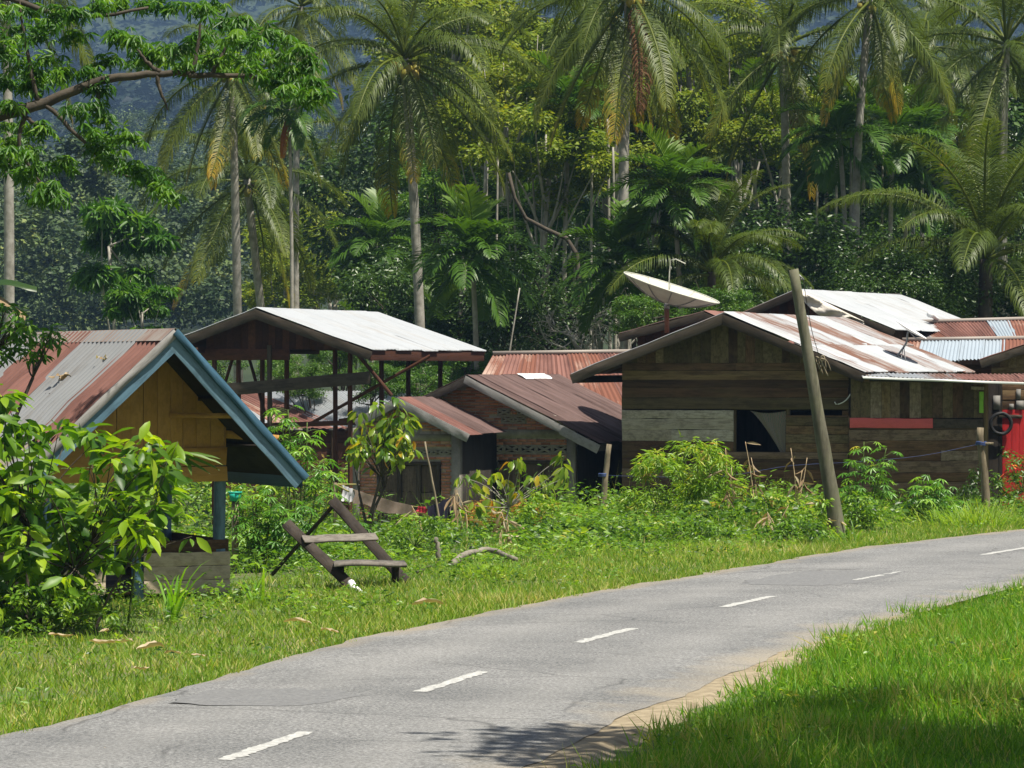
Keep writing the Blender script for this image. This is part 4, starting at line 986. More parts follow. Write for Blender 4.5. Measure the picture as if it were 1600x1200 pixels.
board('corner_post', 'wood_house', rt, (x1 + .03, .02, -.1), (x1 + .03, .02, zt), .09, .09)
xg = N_.uv(1533, 620)[0]
board('green_strip', 'paint_green', rt, (xg, -.035, N_.uv(1533, 645)[1]), (xg, -.035, N_.uv(1533, 612)[1]), .085, .02)
board('batten', 'wood_grey', rt, (N_.uv(1517, 607)[0], -.04, N_.uv(1517, 606)[1]), (N_.uv(1537, 607)[0], -.04, N_.uv(1517, 607)[1]), .06, .02)
# awning: corrugated sheets over annex and shop front
za0 = N_.uv(1430, 586, .5)[1]
xa = N_.uv(1348, 590, -.7)[0]; xe = N_.uv(1760, 600, -.7)[0]
slope(rt, (xa, .5, N_.uv(1350, 583, .5)[1]), (xe, .5, N_.uv(1760, 586, .5)[1]), (xa, -.75, N_.uv(1350, 588.5, -.75)[1]), (xe, -.75, N_.uv(1760, 603, -.75)[1]), 8, ['zinc_bright', 'zinc_bright', 'zinc_rusty', 'rust_red', 'rust_red', 'rust_red', 'rust_red', 'rust_red'], 51, name='awning_sheet')
board('awning_edge', 'white_paint', rt, (xa, -.77, N_.uv(1350, 590, -.77)[1]), (xe, -.77, N_.uv(1760, 605, -.77)[1]), .045, .02)
board('awning_beam', 'under_roof', rt, (xa, -.1, N_.uv(1350, 592, -.1)[1]), (xe, -.1, N_.uv(1760, 599, -.1)[1]), .09, .06)
for px in (1640, 1755):
    u = N_.uv(px, 700, -.6)[0]; board('awning_post', 'wood_post', rt, (u, -.6, -.05), (u, -.6, N_.uv(px, 600, -.6)[1]), .09, .09)

R_ = Frame('red_shop', 'small shop with red plank doors beside the annex', 'shop', 1590, 600, 77.8, -3, -.5)
rt = R_.root; rd = random.Random(15)
x0 = R_.uv(1543, 650)[0]; x1 = R_.uv(1800, 650)[0]; zt = R_.uv(1590, 596)[1]; zd = R_.uv(1590, 640)[1]
xd = R_.uv(1566, 650)[0]
vboards(R_, 0, xd, x1, lambda x: .05, lambda x: zd, .17, lambda x, k, r_: 'wood_house' if k % 5 == 3 else 'paint_red', 'door_plank', rnd=rd)
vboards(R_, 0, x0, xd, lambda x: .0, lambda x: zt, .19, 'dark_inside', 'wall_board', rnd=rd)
hboards(R_, 0, lambda z: xd, lambda z: x1, zd, zt, .18, lambda z, k, r_: r_.choice(['wood_house', 'paint_red', 'wood_house']), rnd=rd)
board('lintel', 'wood_fascia', rt, (R_.uv(1560, 650)[0], -.03, R_.uv(1570, 650)[1]), (R_.uv(1597, 650)[0], -.03, R_.uv(1570, 651)[1]), .07, .03)
wallbox(R_, 'inner_lining', 'dark_inside', x0, x1, .03, .06, -.1, zt)
for i, (pa, pb, mt) in enumerate((((1552, 618), (1563, 640), 'paper'), ((1588, 608), (1595, 624), 'paper'), ((1588, 626), (1600, 640), 'paper'), ((1577, 631), (1584, 640), 'paper'))):
    a = R_.pt(*pa, -.035); c_ = R_.pt(*pb, -.035); g = Geo(); g.add(box_v(a[0], c_[0], -.036, -.03, c_[2], a[2]), BOXF); g.build('pasted_notice', mt, rt)
T0 = R_.pt(1564, 662, -.12)
g = Geo(); ang = np.linspace(0, 2 * np.pi, 33); rr_ = R_.uv(1580, 662)[0] - R_.uv(1564, 662)[0]
p = A([H_ for H_ in [(T0[0] + rr_ * math.cos(a), -.12, T0[2] + rr_ * math.sin(a)) for a in ang]])
pw = A([[*(R_.O[:2] + R_.g * q[0] + R_.r * q[1]), q[2] + R_.O[2]] for q in p]); tube(g, pw, .038, 8, cap=False)
tag(g.build('hanging_tyre', 'black_rubber'), 'black bicycle tyre hanging on the red shop front', 'tyre')
p = W(1596, 742, 76.6); dry_litter('orange_sack', 'crumpled orange plastic sack against the red shop door', 'sack', p, .12, 14, 'orange_plastic', 77, flat=1.0, leaf=.22)

# ================================================================== roofs of the houses further back
def back_house(name, label, apex, Z, beta, right, left, LEN, zb, mr, ml, gable='wood_red', fascia='wood_fascia', seed=0, wall='wood_house', n=8, over=.45):
    f = Frame(name, label, 'house', *apex, Z, beta, zb); rt = f.root; az = f.apex; ru, rz = f.uv(*right); lu, lz = f.uv(*left); rf = roof_part(f, az, LEN)
    slope(rf, (0, 0, az), (0, LEN, az), (ru, 0, rz), (ru, LEN, rz), n, mr, seed); slope(rf, (0, 0, az), (0, LEN, az), (lu, 0, lz), (lu, LEN, lz), n, ml, seed + 1)
    for (u, z) in ((lu, lz), (ru, rz)):
        nn = unit(A([-(z - az) * (1 if u > 0 else -1), 0, abs(u)])); board('barge_board', fascia, rf, A([0, -.04, az]) - nn * .11, A([u, -.04, z]) - nn * .11, .18, .03)
    zr = lambda x: az + ((rz - az) * x / ru if x > 0 else (lz - az) * x / lu) - .1
    zl_ = min(zr(ru * .85), zr(lu * .85)); rd = random.Random(seed)
    vboards(f, over, lu * .85, ru * .85, lambda x: zl_, zr, .2, gable, rnd=rd); hboards(f, over, lambda z: lu * .85, lambda z: ru * .85, 0, zl_, .24, wall, rnd=rd)
    wallbox(f, 'side_wall', 'wood_house', ru * .85 - .05, ru * .85, over + .03, LEN - .4, 0, zr(ru * .85)); wallbox(f, 'side_wall', 'wood_house', lu * .85, lu * .85 + .05, over + .03, LEN - .4, 0, zr(lu * .85))
    wallbox(f, 'rear_wall', 'wood_house', lu * .85, ru * .85, LEN - .4, LEN - .35, 0, zl_)
    return f
back_house('tarp_roof_house', 'brown gabled house with bright zinc roof half covered by a tarp', (1243, 452), 92, 24, (1400, 515), (1085, 520), 8.0, -.5, 'zinc_bright', 'zinc_rusty', seed=61)
back_house('brown_gable_house', 'brown house whose gable peeps above the timber house beside the big dish', (1100, 486), 86, 20, (1220, 540), (966, 521), 4, -.5, 'rust_red', 'rust_brown', 'wood_red', seed=63, n=5)
back_house('wood_gable_house', 'wooden house with a broad brown gable behind the shop awning', (1640, 525), 88, 12, (1740, 575), (1530, 562), 6, -.4, 'rust_red', 'rust_red', 'wood_house', seed=65)
def long_roof(name, label, Z, ra, rb, ea, eb, n, mats, seed, zb=-1, dep=2.6, wall='wood_house'):
    """a house whose long roof slope faces the viewer"""
    f = Frame(name, label, 'house', *ra, Z, 0, zb); rt = f.root
    a, b_ = f.pt(*ra, 0), f.pt(*rb, 0); c_, d_ = f.pt(*ea, -dep), f.pt(*eb, -dep)
    slope(rt, a, b_, c_, d_, n, mats, seed); slope(rt, a + A([0, .03, 0]), b_ + A([0, .03, 0]), c_ * A([1, -1, 1]), d_ * A([1, -1, 1]), n, mats, seed + 1)
    g = Geo(); tube(g, [a + A([0, 0, .03]), b_ + A([0, 0, .03])], .06, 6); g.build('ridge_cap', 'ridge_cap', rt)
    hboards(f, -dep + .4, lambda z: min(c_[0], a[0]) + .2, lambda z: max(d_[0], b_[0]) - .2, 0, min(c_[2], d_[2]) - .05, .25, wall, rnd=random.Random(seed))
    for x in (min(c_[0], a[0]) + .25, max(d_[0], b_[0]) - .25): wallbox(f, 'side_wall', 'wood_house', x - .03, x + .03, -dep + .42, dep - .4, 0, min(c_[2], d_[2]) - .02)
    return f
long_roof('rust_roof_house', 'house with striped rust red corrugated roof behind the brick house', 92, (770, 554), (985, 551), (722, 640), (1060, 640), 9, ['rust_mix', 'rust_red', 'rust_mix', 'rust_red', 'rust_red', 'rust_mix'], 71, -1.3)
long_roof('red_roof_house', 'house with dull red corrugated roof behind the flat dish', 95, (1385, 506), (1640, 499), (1440, 534), (1640, 532), 8, ['blue_zinc', 'rust_mix', 'rust_red', 'rust_red', 'rust_red'], 73, -.6, 2.2)
long_roof('zinc_porch_house', 'low house with pale blue zinc roof between the red roofs', 91, (1410, 533), (1600, 530), (1400, 566), (1600, 560), 6, ['rust_mix', 'blue_zinc', 'blue_zinc', 'blue_zinc', 'blue_zinc'], 75, -.6, 1.6)

# tarp draped over the ridge
f = Frame('roof_tarp', 'pale grey tarpaulin draped over the front edge of the zinc roof', 'tarp', 1243, 452, 91.6, 24, 3.0); f.root.location[2] = 0
g = Geo(); n = 22; m_ = 8; V = []; rr_ = np.random.default_rng(4)
bulge = rr_.normal(0, .02, (m_, n))
for j in range(m_):
    for i in range(n):
        u = i / (n - 1); px = 1246 + u * 104; top = 450 + u * 52; wdt = (6 + 22 * math.sin(min(1, u * 1.25) * math.pi) ** .8) * (1 - .2 * u)
        q = W(px, top + wdt * j / (m_ - 1), 91.35 + .06 * math.sin(u * 17 + j) + bulge[j, i] - (.2 if j else .0) + u * -.5); V.append(q - A([*f.O[:2], 0]))
g = Geo(); V = A(V); c_, s_ = math.cos(f.b), math.sin(f.b); Vl = np.c_[V[:, 0] * c_ - V[:, 1] * s_, V[:, 0] * s_ + V[:, 1] * c_, V[:, 2]]
g.add(Vl, A([[j * n + i, j * n + i + 1, (j + 1) * n + i + 1, (j + 1) * n + i] for j in range(m_ - 1) for i in range(n - 1)])); g.build('sheet', 'tarp', f.root, True)
# ================================================================== dishes, poles, bench, small things
def sat_dish(name, label, rim_l, rim_r, depth_m, Z, foot, mast_mat, panels=12, squash_tilt=None):
    """mesh dish: bowl of separate panels with ribs, feed arm and mast. rim_l, rim_r are the ends of the rim seen edge on"""
    a, b_ = W(*rim_l, Z), W(*rim_r, Z); c = (a + b_) / 2; R = np.linalg.norm(b_ - a) / 2
    ux = unit(b_ - a); up0 = A([0, -.10, 1.0]); ax = unit(up0 - ux * up0.dot(ux)); uy = np.cross(ax, ux)   # axis points up, tipped slightly to the viewer
    ft = W(*foot, Z); root = thing(name, label, 'satellite dish', ft)
    o3 = lambda p: p - ft
    nr = 6
    for k in range(panels):
        g = Geo(); V = []
        for j in range(nr + 1):
            rho = .06 + .94 * j / nr
            for i in range(5):
                t = (k + .012 + .976 * i / 4) / panels * 2 * np.pi; V.append(o3(c + R * rho * (math.cos(t) * ux + math.sin(t) * uy) + ax * depth_m * (rho ** 2 - 1)))
        g.add(V, A([[j * 5 + i, j * 5 + i + 1, (j + 1) * 5 + i + 1, (j + 1) * 5 + i] for j in range(nr) for i in range(4)])); g.build('dish_panel', 'dish_white', root, True)
    for k in range(panels):
        t = k / panels * 2 * np.pi; g = Geo()
        tube(g, [o3(c + R * rho * (math.cos(t) * ux + math.sin(t) * uy) + ax * (depth_m * (rho ** 2 - 1) - .012)) for rho in np.linspace(.05, 1, 7)], .012, 5); g.build('rib', 'steel', root)
    g = Geo(); tube(g, [o3(c + R * (math.cos(t) * ux + math.sin(t) * uy)) for t in np.linspace(0, 2 * np.pi, 41)], .014, 5, cap=False); g.build('rim', 'dish_white', root)
    bot = o3(c - ax * depth_m)
    g = Geo(); tube(g, [bot, bot + A([0, 0, -.12])], .06, 8); g.build('hub', 'steel', root)
    g = Geo(); tube(g, [A([0, 0, 0.]), A([bot[0], bot[1], bot[2] - .08])], [.05, .05], 8); g.build('mast', mast_mat, root)
    return root, c, ax, R, o3
root, c, ax, R, o3 = sat_dish('satellite_dish', 'large white mesh satellite dish tilted on a mast above the timber roof', (975, 426), (1124, 473), .34, 80.0, (1042, 520), 'rust_steel')
g = Geo(); q = W(1048, 406, 80.0); tube(g, [o3(c - ax * .2), o3(W(1046, 425, 80.0)), o3(q), o3(W(1056, 405, 79.8)), o3(W(1071, 412, 79.8))], .014, 6); g.build('feed_arm', 'dish_white', root)
# flat dish on the timber roof
ft = W(1392, 566, 80.0); root = thing('satellite_dish', 'small white solid satellite dish on a bent arm above rusted zinc sheets', 'satellite dish', ft); o3 = lambda p: p - ft
a, b_ = W(1397, 498, 80.0), W(1448, 529, 80.0); c = (a + b_) / 2; R = np.linalg.norm(b_ - a) / 2; ux = unit(b_ - a); ax = unit(A([.45, -.10, .75]) - ux * A([.45, -.10, .75]).dot(ux)); uy = np.cross(ax, ux)
g = Geo(); V = []; nr, ns = 6, 32
for j in range(nr + 1):
    for i in range(ns): t = i / ns * 2 * np.pi; rho = j / nr; V.append(o3(c + R * rho * (math.cos(t) * ux + 1.0 * math.sin(t) * uy) + ax * .06 * (rho ** 2 - 1)))
g.add(V, A([[j * ns + i, j * ns + (i + 1) % ns, (j + 1) * ns + (i + 1) % ns, (j + 1) * ns + i] for j in range(nr) for i in range(ns)])); g.build('reflector', 'white_paint', root, True)
g = Geo(); tube(g, curve_pts([A([0, 0, -.02]), o3(W(1402, 556, 80)), o3(W(1416, 536, 80)), o3(W(1418, 522, 80)), o3(c - ax * .05)], 14), .022, 7); g.build('mast', 'steel', root)
for px in (1407, 1415):
    g = Geo(); tube(g, [o3(W(1412, 540, 80)), o3(W(px, 565, 79.6))], .009, 5); g.build('stay', 'steel', root)
g = Geo(); tube(g, [o3(c - ax * .06), o3(W(1430, 528, 79.9)), o3(W(1447, 532, 79.9))], .012, 6); g.build('feed_arm', 'steel', root)
board('base_plank', 'wood_house', root, (-.15, -.05, -.02), (.5, .15, -.06), .12, .03, (0, 0, 1))
# small round lamp-like horn on the red roof
ft = W(1462, 505, 95.0); root = thing('roof_loudspeaker', 'small grey horn loudspeaker on the red corrugated ridge', 'loudspeaker', ft); o3 = lambda p: p - ft
g = Geo(); tube(g, [A([0, 0, -.1]), A([.02, 0, .06])], .015, 6); g.build('stem', 'steel', root)
g = Geo(); tube(g, [o3(W(1466, 499, 95)), o3(W(1461, 496, 94.9)), o3(W(1457, 493, 94.7)), o3(W(1453, 491, 94.5))], [.04, .05, .065, .085], 12); g.build('horn', 'white_paint', root, True)

# leaning pole
bt = W(1311, 838, 62.0); tp = W(1240, 421, 62.0); bt[2] = tz(bt[0], bt[1]) - .05
root = thing('leaning_pole', 'tall grey timber utility pole leaning in front of the timber house', 'pole', bt)
d = tp - bt; w0_, w1_ = .125, .075
g = Geo(); V = []; n = 12
x_ = unit(np.cross(d, A([0, 1, 0]))); x_ = -x_ if x_[0] < 0 else x_; y_ = unit(np.cross(d, x_))
for i in range(n + 1):
    t = i / n; p = d * t; w = w0_ + (w1_ - w0_) * t
    for k in range(8):
        a = (k + .5) / 8 * 2 * np.pi; V.append(p + (x_ * math.cos(a) + y_ * math.sin(a)) * w * (1.06 if k % 2 else 1) + rng.normal(0, .003, 3))
g.add(V, [A([[i * 8 + k, i * 8 + (k + 1) % 8, i * 8 + 8 + (k + 1) % 8, i * 8 + 8 + k] for i in range(n) for k in range(8)]), A([[n * 8 + k for k in range(8)]])])
g.build('shaft', 'wood_pole', root)
g = Geo(); tube(g, [d * .985 + x_ * .05, d * .97 + A([.14, -.05, -.04])], .012, 6); tube(g, [d * .96 + x_ * .06, d * .96 + x_ * .13], .02, 6); g.build('insulator_pin', 'steel', root)
pa = d * .97 + A([.13, -.05, -.04]); pb = W(1281, 560, 66) - bt; pc = W(1275, 545, 70) - bt
g = Geo(); tube(g, curve_pts([pa, W(1267, 510, 62.6) - bt, pb], 14), .006, 5); g.build('slack_wire', 'cable', root)
g = Geo()
for k in range(7):
    s = pb + rng.normal(0, .06, 3); tube(g, curve_pts([pb, s + A([.08, 0, -.05]), s + A([.1 + rng.normal(0, .06), 0, -.22 - .1 * rng.random()])], 7), .012, 5)
g.build('frayed_end', 'wood_post', root)

# fence posts with blue rope
def post(name, label, base, top, Z, r0, mat, group=None):
    a = W(*base, Z); a[2] = min(a[2], tz(a[0], a[1]) - .05); b_ = W(*top, Z); root = thing(name, label, 'post', a, 0, group); g = Geo(); n = 9
    P = np.linspace(A([0, 0, 0.]), b_ - a, n); P[1:-1] += rng.normal(0, .012, (n - 2, 3)); tube(g, P, np.linspace(r0 * 1.15, r0 * .85, n), 9); g.build('shaft', mat, root); return root, a
root, a = post('fence_post', 'crooked grey fence post with blue rope beside the red shop', (1543, 790), (1532, 668), 71.0, .075, 'wood_post')
g = Geo(); q = W(1533, 693, 71.0) - a
for k in range(3): tube(g, [q + A([.095 * math.cos(t), .095 * math.sin(t), .02 * k - .02 + .01 * math.sin(2 * t)]) for t in np.linspace(0, 2 * np.pi, 15)], .013, 5, cap=False)
g.build('rope_knot', 'blue_rope', root)
board('peg', 'wood_post', root, q + A([.03, -.06, .0]), q + A([.22, -.05, -.0]), .05, .04)
root, a2 = post('fence_post', 'leaning mossy fence post between the brick house and timber house', (938, 800), (952, 694), 69.0, .055, 'wood_post')
q2 = W(942, 742, 69.0) - a2; g = Geo()
for k in range(3): tube(g, [q2 + A([.075 * math.cos(t), .075 * math.sin(t), .02 * k - .02]) for t in np.linspace(0, 2 * np.pi, 15)], .012, 5, cap=False)
g.build('rope_knot', 'blue_rope', root)
def rope(name, label, pts, r=.003):
    g = Geo(); tube(g, curve_pts(pts, 24), r, 5); return tag(g.build(name, 'blue_rope'), label, 'rope')
rope('rope', 'blue rope strung from the crooked post past the annex wall', [a + q, W(1440, 712, 70.5), W(1330, 722, 70), W(1232, 728, 69.5), W(1120, 745, 69.2), W(985, 744, 69), a2 + q2])
post('stump_post', 'short grey stump standing in the weeds behind the bench', (686, 872), (682, 840), 54.0, .035, 'log')
post('garden_stake', 'thin leaning stake in the garden beside the clothes line', (694, 752), (664, 690), 66, .018, 'wood_post')

# bench: two sloping plank legs, seat and back board
bz = 16200 / (918 - 575.); ft = W(545, 918, 47.4); ft[2] = tz(ft[0], ft[1]) - .03
root = thing('plank_bench', 'rickety weathered plank bench with sloping sides on the grass', 'bench', ft); o3 = lambda px, py, Z: W(px, py, Z) - ft
board('side_plank', 'wood_bench_shaded', root, o3(447, 818, 48.0), o3(549, 916, 47.3), .13, .045, (.3, -1, .1))
board('side_plank', 'wood_bench_shaded', root, o3(519, 782, 49.4), o3(634, 909, 48.4), .13, .045, (.3, -1, .1))
def plankq(name, a, b_, c_, d_, th, mat):
    V = [p for p in (a, b_, c_, d_)]; g = Geo(); up = unit(np.cross(b_ - a, d_ - a)); up = up if up[2] > 0 else -up; n = 8; VV = []
    for i in range(n + 1):
        t = i / n; e = rng.normal(0, .008, 2); 
        for s, z in ((0, 0), (1, 0), (1, -th), (0, -th)):
            p = (a * (1 - t) + b_ * t) * (1 - s) + (d_ * (1 - t) + c_ * t) * s; VV.append(p + up * (z + .012 * math.sin(t * 5)) + A([0, e[s], 0]))
    F = [[i * 4 + k, i * 4 + (k + 1) % 4, i * 4 + 4 + (k + 1) % 4, i * 4 + 4 + k] for i in range(n) for k in range(4)] + [[0, 1, 2, 3], [n * 4 + 3, n * 4 + 2, n * 4 + 1, n * 4]]
    g.add(VV, A(F)); return g.build(name, mat, root)
board('back_board', 'wood_bench_lit', root, o3(474, 843, 47.75), o3(588, 839, 48.2), .125, .03, (0, -.6, .8))
plankq('seat_board', o3(522, 881, 47.2), o3(636, 880, 47.7), o3(632, 874, 48.3), o3(520, 876, 48.0), .04, 'wood_bench_lit')
board('seat_leg', 'wood_bench_shaded', root, o3(618, 880, 47.9), o3(617, 910, 47.9), .09, .06)
board('seat_leg', 'wood_bench_shaded', root, o3(534, 880, 47.7), o3(534, 896, 47.7), .06, .05)
board('rear_strut', 'wood_bench_shaded', root, o3(519, 792, 49.3), o3(425, 898, 50.2), .05, .045)
g = Geo(); tube(g, [o3(548, 910, 47.1), o3(553, 919, 47.0), o3(566, 926, 46.8)], [.045, .05, .02], 8); g.build('foot_wrap', 'white_paint', root)

# clothes line with sagging net and laundry
Z = 66.0; root = thing('clothes_line', 'sagging clothes line with a brown net before the brick house', 'clothes line', W(540, 840, Z) * A([1, 1, 0]) + A([0, 0, tz(*W(540, 840, Z)[:2])]))
loc = A(root.location); cl = curve_pts([W(530, 757, Z), W(560, 768, Z), W(600, 780, Z), W(640, 790, Z), W(670, 792, Z), W(700, 779, Z), W(716, 768, Z)], 40)
g = Geo(); tube(g, cl - loc, .008, 5); g.build('line', 'rachis', root)
for (px, py) in ((524, 757), (713, 768)):
    a = W(px, py - 3, Z); g = Geo(); z0 = tz(a[0], a[1]) - .1; tube(g, [A([a[0], a[1], z0]) - loc, a - loc], .03, 7); g.build('line_post', 'wood_post', root)
g = Geo(); tube(g, [W(522, 757, Z) - loc, W(556, 757, Z + .8) - loc], .016, 5); tube(g, [W(524, 757, Z) - loc, W(545, 768, Z - .2) - loc], .016, 5); g.build('spreader', 'rachis', root)
def hang(name, label, t0, t1, drop, mat, cat='laundry', seed=0):
    r = np.random.default_rng(seed); i0, i1 = int(t0 * 39), int(t1 * 39); P = cl[i0:i1 + 1]; P = np.stack([np.interp(np.linspace(0, 1, 18), np.linspace(0, 1, len(P)), P[:, k]) for k in range(3)], 1); V = []; m_ = 8
    for j in range(m_):
        for i, p in enumerate(P): V.append(p + A([.02 * math.sin(j * .8 + i), -.01 - .03 * math.sin(i * 1.1 + j * .25) * (j / m_), .012 - drop * (1 + .12 * math.sin(i * .7 + seed)) * j / (m_ - 1)]))
    g = Geo(); n = len(P); g.add(V, A([[j * n + i, j * n + i + 1, (j + 1) * n + i + 1, (j + 1) * n + i] for j in range(m_ - 1) for i in range(n - 1)])); return tag(g.build(name, mat, None, True), label, cat)
hang('white_towel', 'pale lilac towel hanging at the end of the clothes line', .05, .13, .25, 'white_cloth', seed=1)
hang('brown_net', 'brown netting hanging from the long sag of the clothes line', .13, .62, .22, 'brown_cloth', 'net', 2)
hang('dark_shirt', 'dark blue cloth hanging near the right clothes line post', .72, .93, .38, 'dark_cloth', seed=3)
hang('red_cloth', 'small red cloth hanging on the sag of the clothes line', .66, .72, .10, 'red_cloth', seed=4)
hang('tan_cloth', 'tan cloth hanging beside the right clothes line post', .93, 1.0, .32, 'brown_cloth', seed=5)
# teal bucket behind the stall
ft = W(378, 790, 52.0); ft[2] = tz(ft[0], ft[1]); root = thing('water_bucket', 'teal plastic bucket on a post top seen behind the stall', 'bucket', ft)
zz = W(368, 783, 52.0)[2] - ft[2]; g = Geo(); tube(g, [A([-.09, 0, 0]), A([-.09, 0, zz])], .05, 8); g.build('stand_post', 'wood_post', root)
g = Geo(); tube(g, [A([-.09, 0, zz]), A([-.09, 0, zz + .12])], [.07, .09], 14); g.build('pail', 'teal_plastic', root); g = Geo(); tube(g, [A([-.09 + .09 * math.cos(t), .09 * math.sin(t), zz + .12]) for t in np.linspace(0, 2 * np.pi, 21)], .009, 5, cap=False); g.build('rim', 'teal_plastic', root)

# fallen log, sticks and husks on the verge
def ground_stick(name, label, pts, r0, mat, cat='branch', group=None):
    P = A([[*W(px, py, 16200 / (py - 575.))[:2], 0] for px, py in pts]); P[:, 2] = terr(P[:, 0], P[:, 1]) + r0 * .8 + A([h for h in np.interp(np.linspace(0, 1, len(P)), [0, .5, 1], [0, r0 * 2.2, 0])])
    g = Geo(); C = curve_pts(P, 18); C[1:-1] += rng.normal(0, r0 * .12, (16, 3)); tube(g, C, np.linspace(r0, r0 * .7, 18), 8); return tag(g.build(name, mat), label, cat, group)
ground_stick('fallen_log', 'curved pale fallen log in the grass beyond the verge', ((706, 884), (730, 876), (765, 872), (806, 878)), .05, 'log', 'log')
ground_stick('dead_branch', 'thin dark dead branch lying from the grass behind the bench', ((652, 898), (676, 888), (684, 880)), .018, 'bark_dark')
ground_stick('dead_stick', 'dark thin stick lying on the road shadow by the sand', ((936, 1116), (955, 1118), (976, 1119)), .008, 'bark_dark')
ground_stick('pale_stick', 'short straw coloured stick lying on the asphalt', ((150, 1178), (166, 1178), (182, 1177)), .012, 'husk')
ground_stick('dead_stick', 'dry reed stem at the grassy edge of the asphalt', ((654, 990), (690, 988), (744, 984)), .009, 'husk')
def husk(px, py, size, label, seed, n=12):
    """a curled dry leaf or husk: one bent, cupped blade lying on the grass"""
    r = np.random.default_rng(seed); Z = 16200 / (py - 575.); p = W(px, py, Z); p[2] = tz(p[0], p[1]) + .07; g = Geo(); nu, nv = 9, 6; V = []; yaw = r.uniform(-.7, .7); curl = r.uniform(1.2, 2.4); wd = size * r.uniform(.5, .8); size = size * 1.4
    for i in range(nu):
        t = i / (nu - 1) - .5; w = wd * (1 - (2 * t) ** 4 * .8) * r.uniform(.85, 1.1)
        for j in range(nv): a = (j / (nv - 1) - .5) * curl; V.append([t * 2.2 * size, math.sin(a) * w, (1 - math.cos(a)) * w * 1.1 + .10 * size * math.sin(t * 5 + seed) + r.normal(0, .006)])
    V = A(V); c, s_ = math.cos(yaw), math.sin(yaw); V = np.c_[V[:, 0] * c - V[:, 1] * s_, V[:, 0] * s_ + V[:, 1] * c, V[:, 2]]
    g.add(V, A([[i * nv + j, i * nv + j + 1, (i + 1) * nv + j + 1, (i + 1) * nv + j] for i in range(nu - 1) for j in range(nv - 1)]), r.uniform(.5, 1, len(V))); o = g.build('dry_husk', 'dry', None, True); o.location = Vector(p)
    return tag(o, label, 'husk', 'dry leaf litter on the verge')
husk(668, 953, .12, 'large split brown husk lying in the grass by the bench', 1, 22); husk(465, 982, .10, 'pale broken frond base lying near the road edge below the bench', 2, 12); husk(515, 996, .07, 'small pale frond scrap lying near the road edge below the bench', 3, 8)
for i, (px, py, s) in enumerate(((95, 1006, .09), (160, 1016, .10), (192, 1015, .07), (235, 1024, .09), (168, 998, .06), (270, 1032, .05), (310, 1036, .05), (222, 1056, .05))):
    husk(px, py, s, 'curled dry leaf lying in the verge grass before the stall', 10 + i, 6)
# ================================================================== palms
def frond_mesh(name, mat, L, th0, bend, n_leaf, leaf_len, leaf_w, seed, t_base=.3, t_tip=.5, hang=.75, vee=.3, arch=1.0):
    """one pinnate frond in the x-z plane starting at the origin; th0 start elevation, bend how far it droops (radians)"""
    r = np.random.default_rng(seed); n = 24; s = np.linspace(0, 1, n); th = th0 - bend * s ** 1.25
    P = np.zeros((n, 3)); P[1:, 0] = np.cumsum(np.cos(th[:-1])) * L / (n - 1); P[1:, 2] = np.cumsum(np.sin(th[:-1])) * L / (n - 1); P[:, 1] = .05 * L * s ** 2 * r.normal()
    T = unit(np.gradient(P, axis=0)); g = Geo()
    tube(g, P, .042 * L / 4.5 * (1.15 - s) + .008, 5, .60)
    for side in (-1, 1):
        u = np.linspace(.16, .995, n_leaf) + r.normal(0, .003, n_leaf); u = np.clip(u, .1, 1)
        p = np.stack([np.interp(u, s, P[:, k]) for k in range(3)], 1); t = unit(np.stack([np.interp(u, s, T[:, k]) for k in range(3)], 1))
        sd = np.tile(A([0, side, 0.]), (n_leaf, 1)); up = np.cross(sd * side, t) * -1; up = np.where((up[:, 2:3] < 0), -up, up)
        prof = np.sin(np.clip(u * .93 + .05, 0, 1) * np.pi) ** .55 * leaf_len * r.uniform(.85, 1.1, n_leaf); prof = np.maximum(prof, leaf_len * .25)
        d1 = unit(sd * 1.0 + t * (.35 + .55 * u[:, None]) + up * vee + r.normal(0, .10, (n_leaf, 3)))
        d2 = unit(d1 + A([0, 0, -1.]) * hang * r.uniform(.6, 1.3, (n_leaf, 1))); d3 = unit(d2 + A([0, 0, -1.]) * hang * 1.5)
        m1 = p + d1 * prof[:, None] * .4; m2 = m1 + d2 * prof[:, None] * .35; tp = m2 + d3 * prof[:, None] * .3
        wv = unit(np.cross(d1, up) + 1e-6) * leaf_w / 2
        V = np.stack([p + wv * .5, p - wv * .5, m1 - wv, m1 + wv, m2 + wv * .75, m2 - wv * .75, tp], 1).reshape(-1, 3); o = np.arange(n_leaf)[:, None, None] * 7
        tt = np.clip(t_base + (t_tip - t_base) * u + r.normal(0, .05, n_leaf), 0, 1)
        tv = np.stack([tt, tt, tt, tt, tt + .03, tt + .03, tt + .1], 1).ravel()
        g.add(V, [(A([[0, 1, 2, 3], [3, 2, 5, 4]])[None] + o).reshape(-1, 4), (A([[4, 5, 6]])[None] + o).reshape(-1, 3)], np.clip(tv, 0, 1))
    return g.mesh(name, mat)
D = math.radians
COCO = [[frond_mesh('frond', 'palm', 4.6, D(th), D(bd), 105, .88, .027, 100 + i * 5 + k, tb, tt, hg) for k in range(2)] for i, (th, bd, tb, tt, hg) in enumerate(
    ((78, 70, .30, .38, .45), (52, 85, .25, .42, .8), (26, 85, .2, .45, 1.1), (0, 70, .18, .52, 1.4), (-28, 45, .2, .68, 1.4), (-58, 22, .3, .88, 1.3)))]
COCO_BROWN = frond_mesh('frond', 'brown_dry', 3.9, D(-50), D(30), 60, .6, .04, 151, .1, .6, 1.2)
COCO_DEAD = frond_mesh('frond', 'orange_dry', 3.9, D(-66), D(18), 60, .7, .05, 150, .1, .6, 1.2)
